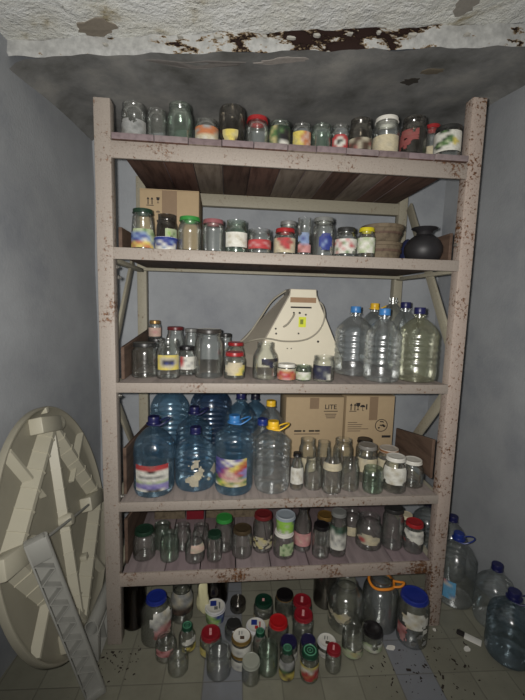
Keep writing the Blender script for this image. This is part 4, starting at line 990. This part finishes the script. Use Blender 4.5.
for k in range(4):
    am = A0 + PI/4 + k*PI/2; e = Vector((math.cos(am), math.sin(am), 0)); ribp(e*.30, e*.476, .05, .012, .032, 'radial_rib')
ribp(cr[0]*.96, cr[2]*.96, .040, .014, .040, 'cross_rib', CREAM, 8)
for a in (-25, 25): 
    am = A0 + PI/4 + math.radians(a); 
for k in (0, 1, 3):
    am = A0 + PI/4 + k*PI/2; e = Vector((math.cos(am), math.sin(am), 0)); ribp(e*.19, e*.28, .012, .004, .03, 'stub_rib')
bm = bmesh.new(); tube(bm, smoothpath([cr[3]*.90 + Vector((0, 0, .040)), Vector((.01, .0, .052)), cr[1]*.90 + Vector((0, 0, .045))], 4), .006, 8); part_label(obj('tie_rod', bm, GREYPL, root), 'grey tie rod across the underside')
bm = bmesh.new(); lathe(bm, [(0, .006), (.028, .006), (.028, .044), (.022, .056), (.010, .058), (0, .058)], 24); obj('hub', bm, CREAM, root)
for k in range(4):
    ang_ = A0 + k*PI/2; bm = bmesh.new(); Mx = Matrix.Translation(cr[k]*(.97 if k % 2 else 1)) @ Matrix.Rotation(A0 - PI/2, 4, 'Z') @ Matrix.Translation(((-.05, -.01, -.06, -.08)[k], 0, 0))
    box(bm, -.10, .085, -.030, .036, .006, .060, .006, 0, Mx)
    if k == 2: bmesh.ops.transform(bm, matrix=Matrix.Diagonal((1, 1, .72, 1)), verts=bm.verts[:])
    # hollow sleeve mouth
    for (rr, x0, x1) in ((.03, .085, .118),):
        n = 20; ra = [bm.verts.new(Mx @ Vector((x0, .003 + .033*math.cos(2*PI*i/n), (.033 if k != 2 else .024) + (.026 if k != 2 else .018)*math.sin(2*PI*i/n)))) for i in range(n)]
        rb = [bm.verts.new(Mx @ Vector((x1, .003 + .033*math.cos(2*PI*i/n), (.033 if k != 2 else .024) + (.026 if k != 2 else .018)*math.sin(2*PI*i/n)))) for i in range(n)]
        rc = [bm.verts.new(Mx @ Vector((x1, .003 + .028*math.cos(2*PI*i/n), (.033 if k != 2 else .024) + (.021 if k != 2 else .014)*math.sin(2*PI*i/n)))) for i in range(n)]
        rd = [bm.verts.new(Mx @ Vector((x0+.002, .003 + .028*math.cos(2*PI*i/n), (.033 if k != 2 else .024) + (.021 if k != 2 else .014)*math.sin(2*PI*i/n)))) for i in range(n)]
        for A, B in ((ra, rb), (rb, rc), (rc, rd)):
            for i in range(n): bm.faces.new((A[i], A[(i+1) % n], B[(i+1) % n], B[i]))
        bm.faces.new(rd)
    obj('leg_socket', bm, CREAM, root)
for (a, b) in ((.083, -.235), (.10, .462), (-.16, -.40)):
    bm = bmesh.new(); box(bm, a-.016, a+.016, b-.012, b+.012, .006, .034, .003); obj('catch', bm, CREAM, root)

# loose plastic legs
def truss(name, a, b, face, width, depth, label, n=7):
    """open ladder-like leg: two side walls, a back web, zigzag braces and a solid foot"""
    a, b = Vector(a), Vector(b); d = (b-a).normalized(); face = Vector(face); fz = (face - d*face.dot(d)).normalized(); s = d.cross(fz)
    M = Matrix((s, fz, d)).transposed().to_4x4(); M.translation = a; L = (b-a).length
    r_ = tag(empty(name, (0, 0, 0)), label, 'table leg', 'loose legs of the folding table'); r_.matrix_world = M
    w = width/2
    bm = bmesh.new(); box(bm, -w, -w+.006, -depth/2, depth/2, 0, L, .002); obj('side_wall', bm, GREYPL, r_)
    bm = bmesh.new(); n2 = 7
    # rounded solid wall on the other side
    pts = [(w-.012, -depth/2)] + [(w-.012 + .012*math.sin(PI*i/n2), -depth/2*math.cos(PI*i/n2)) for i in range(1, n2)] + [(w-.012, depth/2)]
    lo = [bm.verts.new((x, y, 0)) for x, y in pts]; hi = [bm.verts.new((x, y, L)) for x, y in pts]
    for i in range(len(pts)): j = (i+1) % len(pts); bm.faces.new((lo[i], lo[j], hi[j], hi[i]))
    bm.faces.new(lo[::-1]); bm.faces.new(hi); obj('side_wall', bm, GREYPL, r_)
    bm = bmesh.new(); box(bm, -w+.005, w-.011, -depth/2, -depth/2+.005, 0, L); obj('web', bm, GREYPL, r_, False)
    z0, z1 = .075, L-.085; st = (z1-z0)/n
    for k in range(n):
        bm = bmesh.new()
        beam(bm, (-w+.006, 0, z0+k*st), (w-.012, 0, z0+(k+.5)*st), depth*.9, .004, Vector((0, 0, 1)), 0); beam(bm, (w-.012, 0, z0+(k+.5)*st), (-w+.006, 0, z0+(k+1)*st), depth*.9, .004, Vector((0, 0, 1)), 0)
        obj('zigzag_brace', bm, GREYPL, r_, False)
    bm = bmesh.new(); box(bm, -w+.004, w-.006, -depth/2, depth/2, 0, .03, .003); obj('foot_block', bm, GREYPL, r_)
    bm = bmesh.new(); box(bm, -w+.004, w-.006, -depth/2, depth/2, L-.08, L, .003); obj('end_block', bm, GREYPL, r_)
    return r_
L1 = truss('table_leg', (.030, -.222, .016), (-.110, -.315, .705), (.42, -1, .5), .070, .034, 'loose grey plastic table leg leaning in front of the round table')
L2 = truss('table_leg', (-.0305, -.085, .068), (-.0305, .50, .068), (1, 0, 0), .13, .045, 'loose grey table leg standing on edge between round table and left post', 6)
bm = bmesh.new(); n = 26; Lg = .59
ra = []
for zz, rr in ((-.004, .033), (Lg, .033), (Lg, .028), (-.004, .028)):
    ra.append([bm.verts.new((-.098 + rr*math.cos(2*PI*i/n), rr*math.sin(2*PI*i/n)*.8, zz)) for i in range(n)])
for k in range(4):
    A, B = ra[k], ra[(k+1) % 4]
    for i in range(n): bm.faces.new((A[i], A[(i+1) % n], B[(i+1) % n], B[i]))
TB = obj('tube', bm, GREYPL, L2)
# ------------------------------------------------------------------ floor bits
def scrap(name, x, y, w, l, rot, m, label, cat, t=.002, parts=None):
    bm = bmesh.new(); n = 9; rnd = random.Random(int(x*1000)+int(y*777))
    v = [bm.verts.new((w*math.cos(2*PI*i/n)*rnd.uniform(.7, 1.1), l*math.sin(2*PI*i/n)*rnd.uniform(.7, 1.1), 0)) for i in range(n)]
    f = bm.faces.new(v); r = bmesh.ops.extrude_face_region(bm, geom=[f])
    for q in r['geom']:
        if isinstance(q, bmesh.types.BMVert): q.co.z += t*rnd.uniform(.7, 2.2)
    o = obj(name, bm, m, None, False); o.location = (x, y, .0003); o.rotation_euler = (0, 0, rot); tag(o, label, cat); return o
paper = plain('scrap_white', (220, 218, 210), .7)
kn = tag(empty('paint_scraper', (1.592, -.066, .0), -.72), 'small white blade with a dark handle lying on the floor beside the right post', 'tool')
bm = bmesh.new(); box(bm, -.010, .058, -.019, .017, .001, .006, .002); obj('blade', bm, paper, kn)
bm = bmesh.new(); box(bm, -.042, -.010, -.013, .013, .0005, .013, .005); obj('handle', bm, INK, kn)
scrap('paper_scrap', 1.555, -.125, .02, .012, .4, paper, 'crumpled white scrap on the floor in front of the white blade', 'scrap')
scrap('paper_scrap', 1.222, -.095, .022, .013, .2, paper, 'pale scrap on the floor right of the short black lidded jar', 'scrap')
scrap('paper_scrap', 1.465, -.02, .007, .01, .2, paper, 'tiny white chip on the floor at the foot of the right post', 'scrap')
bm = bmesh.new(); rnd = random.Random(21)
for k in range(190):
    if k < 140: x, y = rnd.gauss(1.33, .14), rnd.gauss(-.17, .09)
    elif k < 190: x, y = rnd.uniform(-.02, .15), rnd.gauss(-.08, .05)
    else: x, y = rnd.uniform(.3, 1.6), rnd.uniform(-.35, .0)
    s = rnd.uniform(.0008, .0034)*(1.9 if rnd.random() < .08 else 1); a = rnd.uniform(0, 3.1)
    if any(rw[0] == 'F' and math.hypot(x-rw[1], y-rw[2]) < rw[4]+.012 for rw in ROWS) or (-.01 < x < .07 and -.02 < y < .06) or (1.43 < x < 1.52 and -.02 < y < .06): continue
    Mx = Matrix.Translation((x, y, 0)) @ Matrix.Rotation(a, 4, 'Z')
    vs = box(bm, -s*1.5, s*1.5, -s*.7, s*.7, .0002, s*.6, 0, 0, Mx)
cr_ = obj('crumbs', bm, plain('dark_crumbs', (48, 40, 34), .9), None, False); cr_['kind'] = 'stuff'; tag(cr_, 'dark crumbs and dirt scattered over the floor tiles', 'debris')
# crumpled film bag knotted behind the tub
bm = bmesh.new(); bmesh.ops.create_icosphere(bm, subdivisions=3, radius=.05); rnd = random.Random(9)
for v in bm.verts:
    k = 1 + .22*math.sin(70*v.co.x+31*v.co.z)*math.cos(58*v.co.y-23*v.co.z) + .1*math.sin(140*v.co.z+60*v.co.x)
    v.co = Vector((v.co.x*.55*k, v.co.y*.42*k, v.co.z*1.9*k))
zm = min(v.co.z for v in bm.verts)
for v in bm.verts: v.co.z -= zm
o = obj('plastic_bag', bm, RAG); o.location = (.398, .128, .0005); tag(o, 'knotted pale yellow bag behind the white picture tub on the floor', 'bag')
# red strip and paper tag at the back of the lowest shelf
bm = bmesh.new(); box(bm, -.045, .045, 0, .012, 0, .27, .003); o = obj('plastic_strip', bm, plain('red_plastic', (112, 26, 36), .5)); o.location = (.338, .392, .3275); tag(o, 'upright red strip behind the jars on the left of the lowest shelf', 'strip')
bm = bmesh.new(); box(bm, -.31, .0, 0, .03, 0, .25, .004); o = obj('board_panel', bm, TUBWOOD); o.location = (.705, .40, .3275); tag(o, 'brownish panel standing at the back of the lowest shelf, right of the red strip', 'panel')
bm = bmesh.new(); box(bm, -.16, .0, 0, .03, 0, .25, .004); o = obj('board_panel', bm, TUBWOOD); o.location = (.285, .40, .3275); tag(o, 'brownish panel standing at the back of the lowest shelf, left of the red strip', 'panel')

# ------------------------------------------------------------------ camera and light
cd = bpy.data.cameras.new('camera'); cam = bpy.data.objects.new('camera', cd); C.objects.link(cam)
M = Matrix((RIGHT, -DOWN, -FWD)).transposed().to_4x4(); M.translation = CAM
cam.matrix_world = M
cd.sensor_fit = 'HORIZONTAL'; cd.sensor_width = 36; cd.lens = 375/525*36; cd.clip_start = .01
sc = bpy.context.scene; sc.camera = cam
# the phone's own flash, just left of and above the lens
ld = bpy.data.lights.new('flash', 'SPOT'); ld.energy = 126; ld.spot_size = math.radians(145); ld.spot_blend = 1.0; ld.shadow_soft_size = .014; ld.color = (1.0, .965, .92)
fl = bpy.data.objects.new('flash', ld); C.objects.link(fl); fl.location = CAM + RIGHT*(-.035) + DOWN*(-.02)
aim = Vector((.72, .3, 1.55)); fl.rotation_euler = (aim - fl.location).to_track_quat('-Z', 'Y').to_euler()
w = bpy.data.worlds.new('world'); sc.world = w; w.use_nodes = True
bg = w.node_tree.nodes['Background']; bg.inputs[0].default_value = (.92, .96, 1, 1); bg.inputs[1].default_value = .042
sc.view_settings.view_transform = 'Standard'; sc.view_settings.look = 'None'; sc.view_settings.exposure = 0; sc.view_settings.gamma = 1
sc.view_settings.use_curve_mapping = False
sc.cycles.transparent_max_bounces = 96; sc.cycles.max_bounces = 8; sc.cycles.use_denoising = True
sc.cycles.sample_clamp_indirect = 4
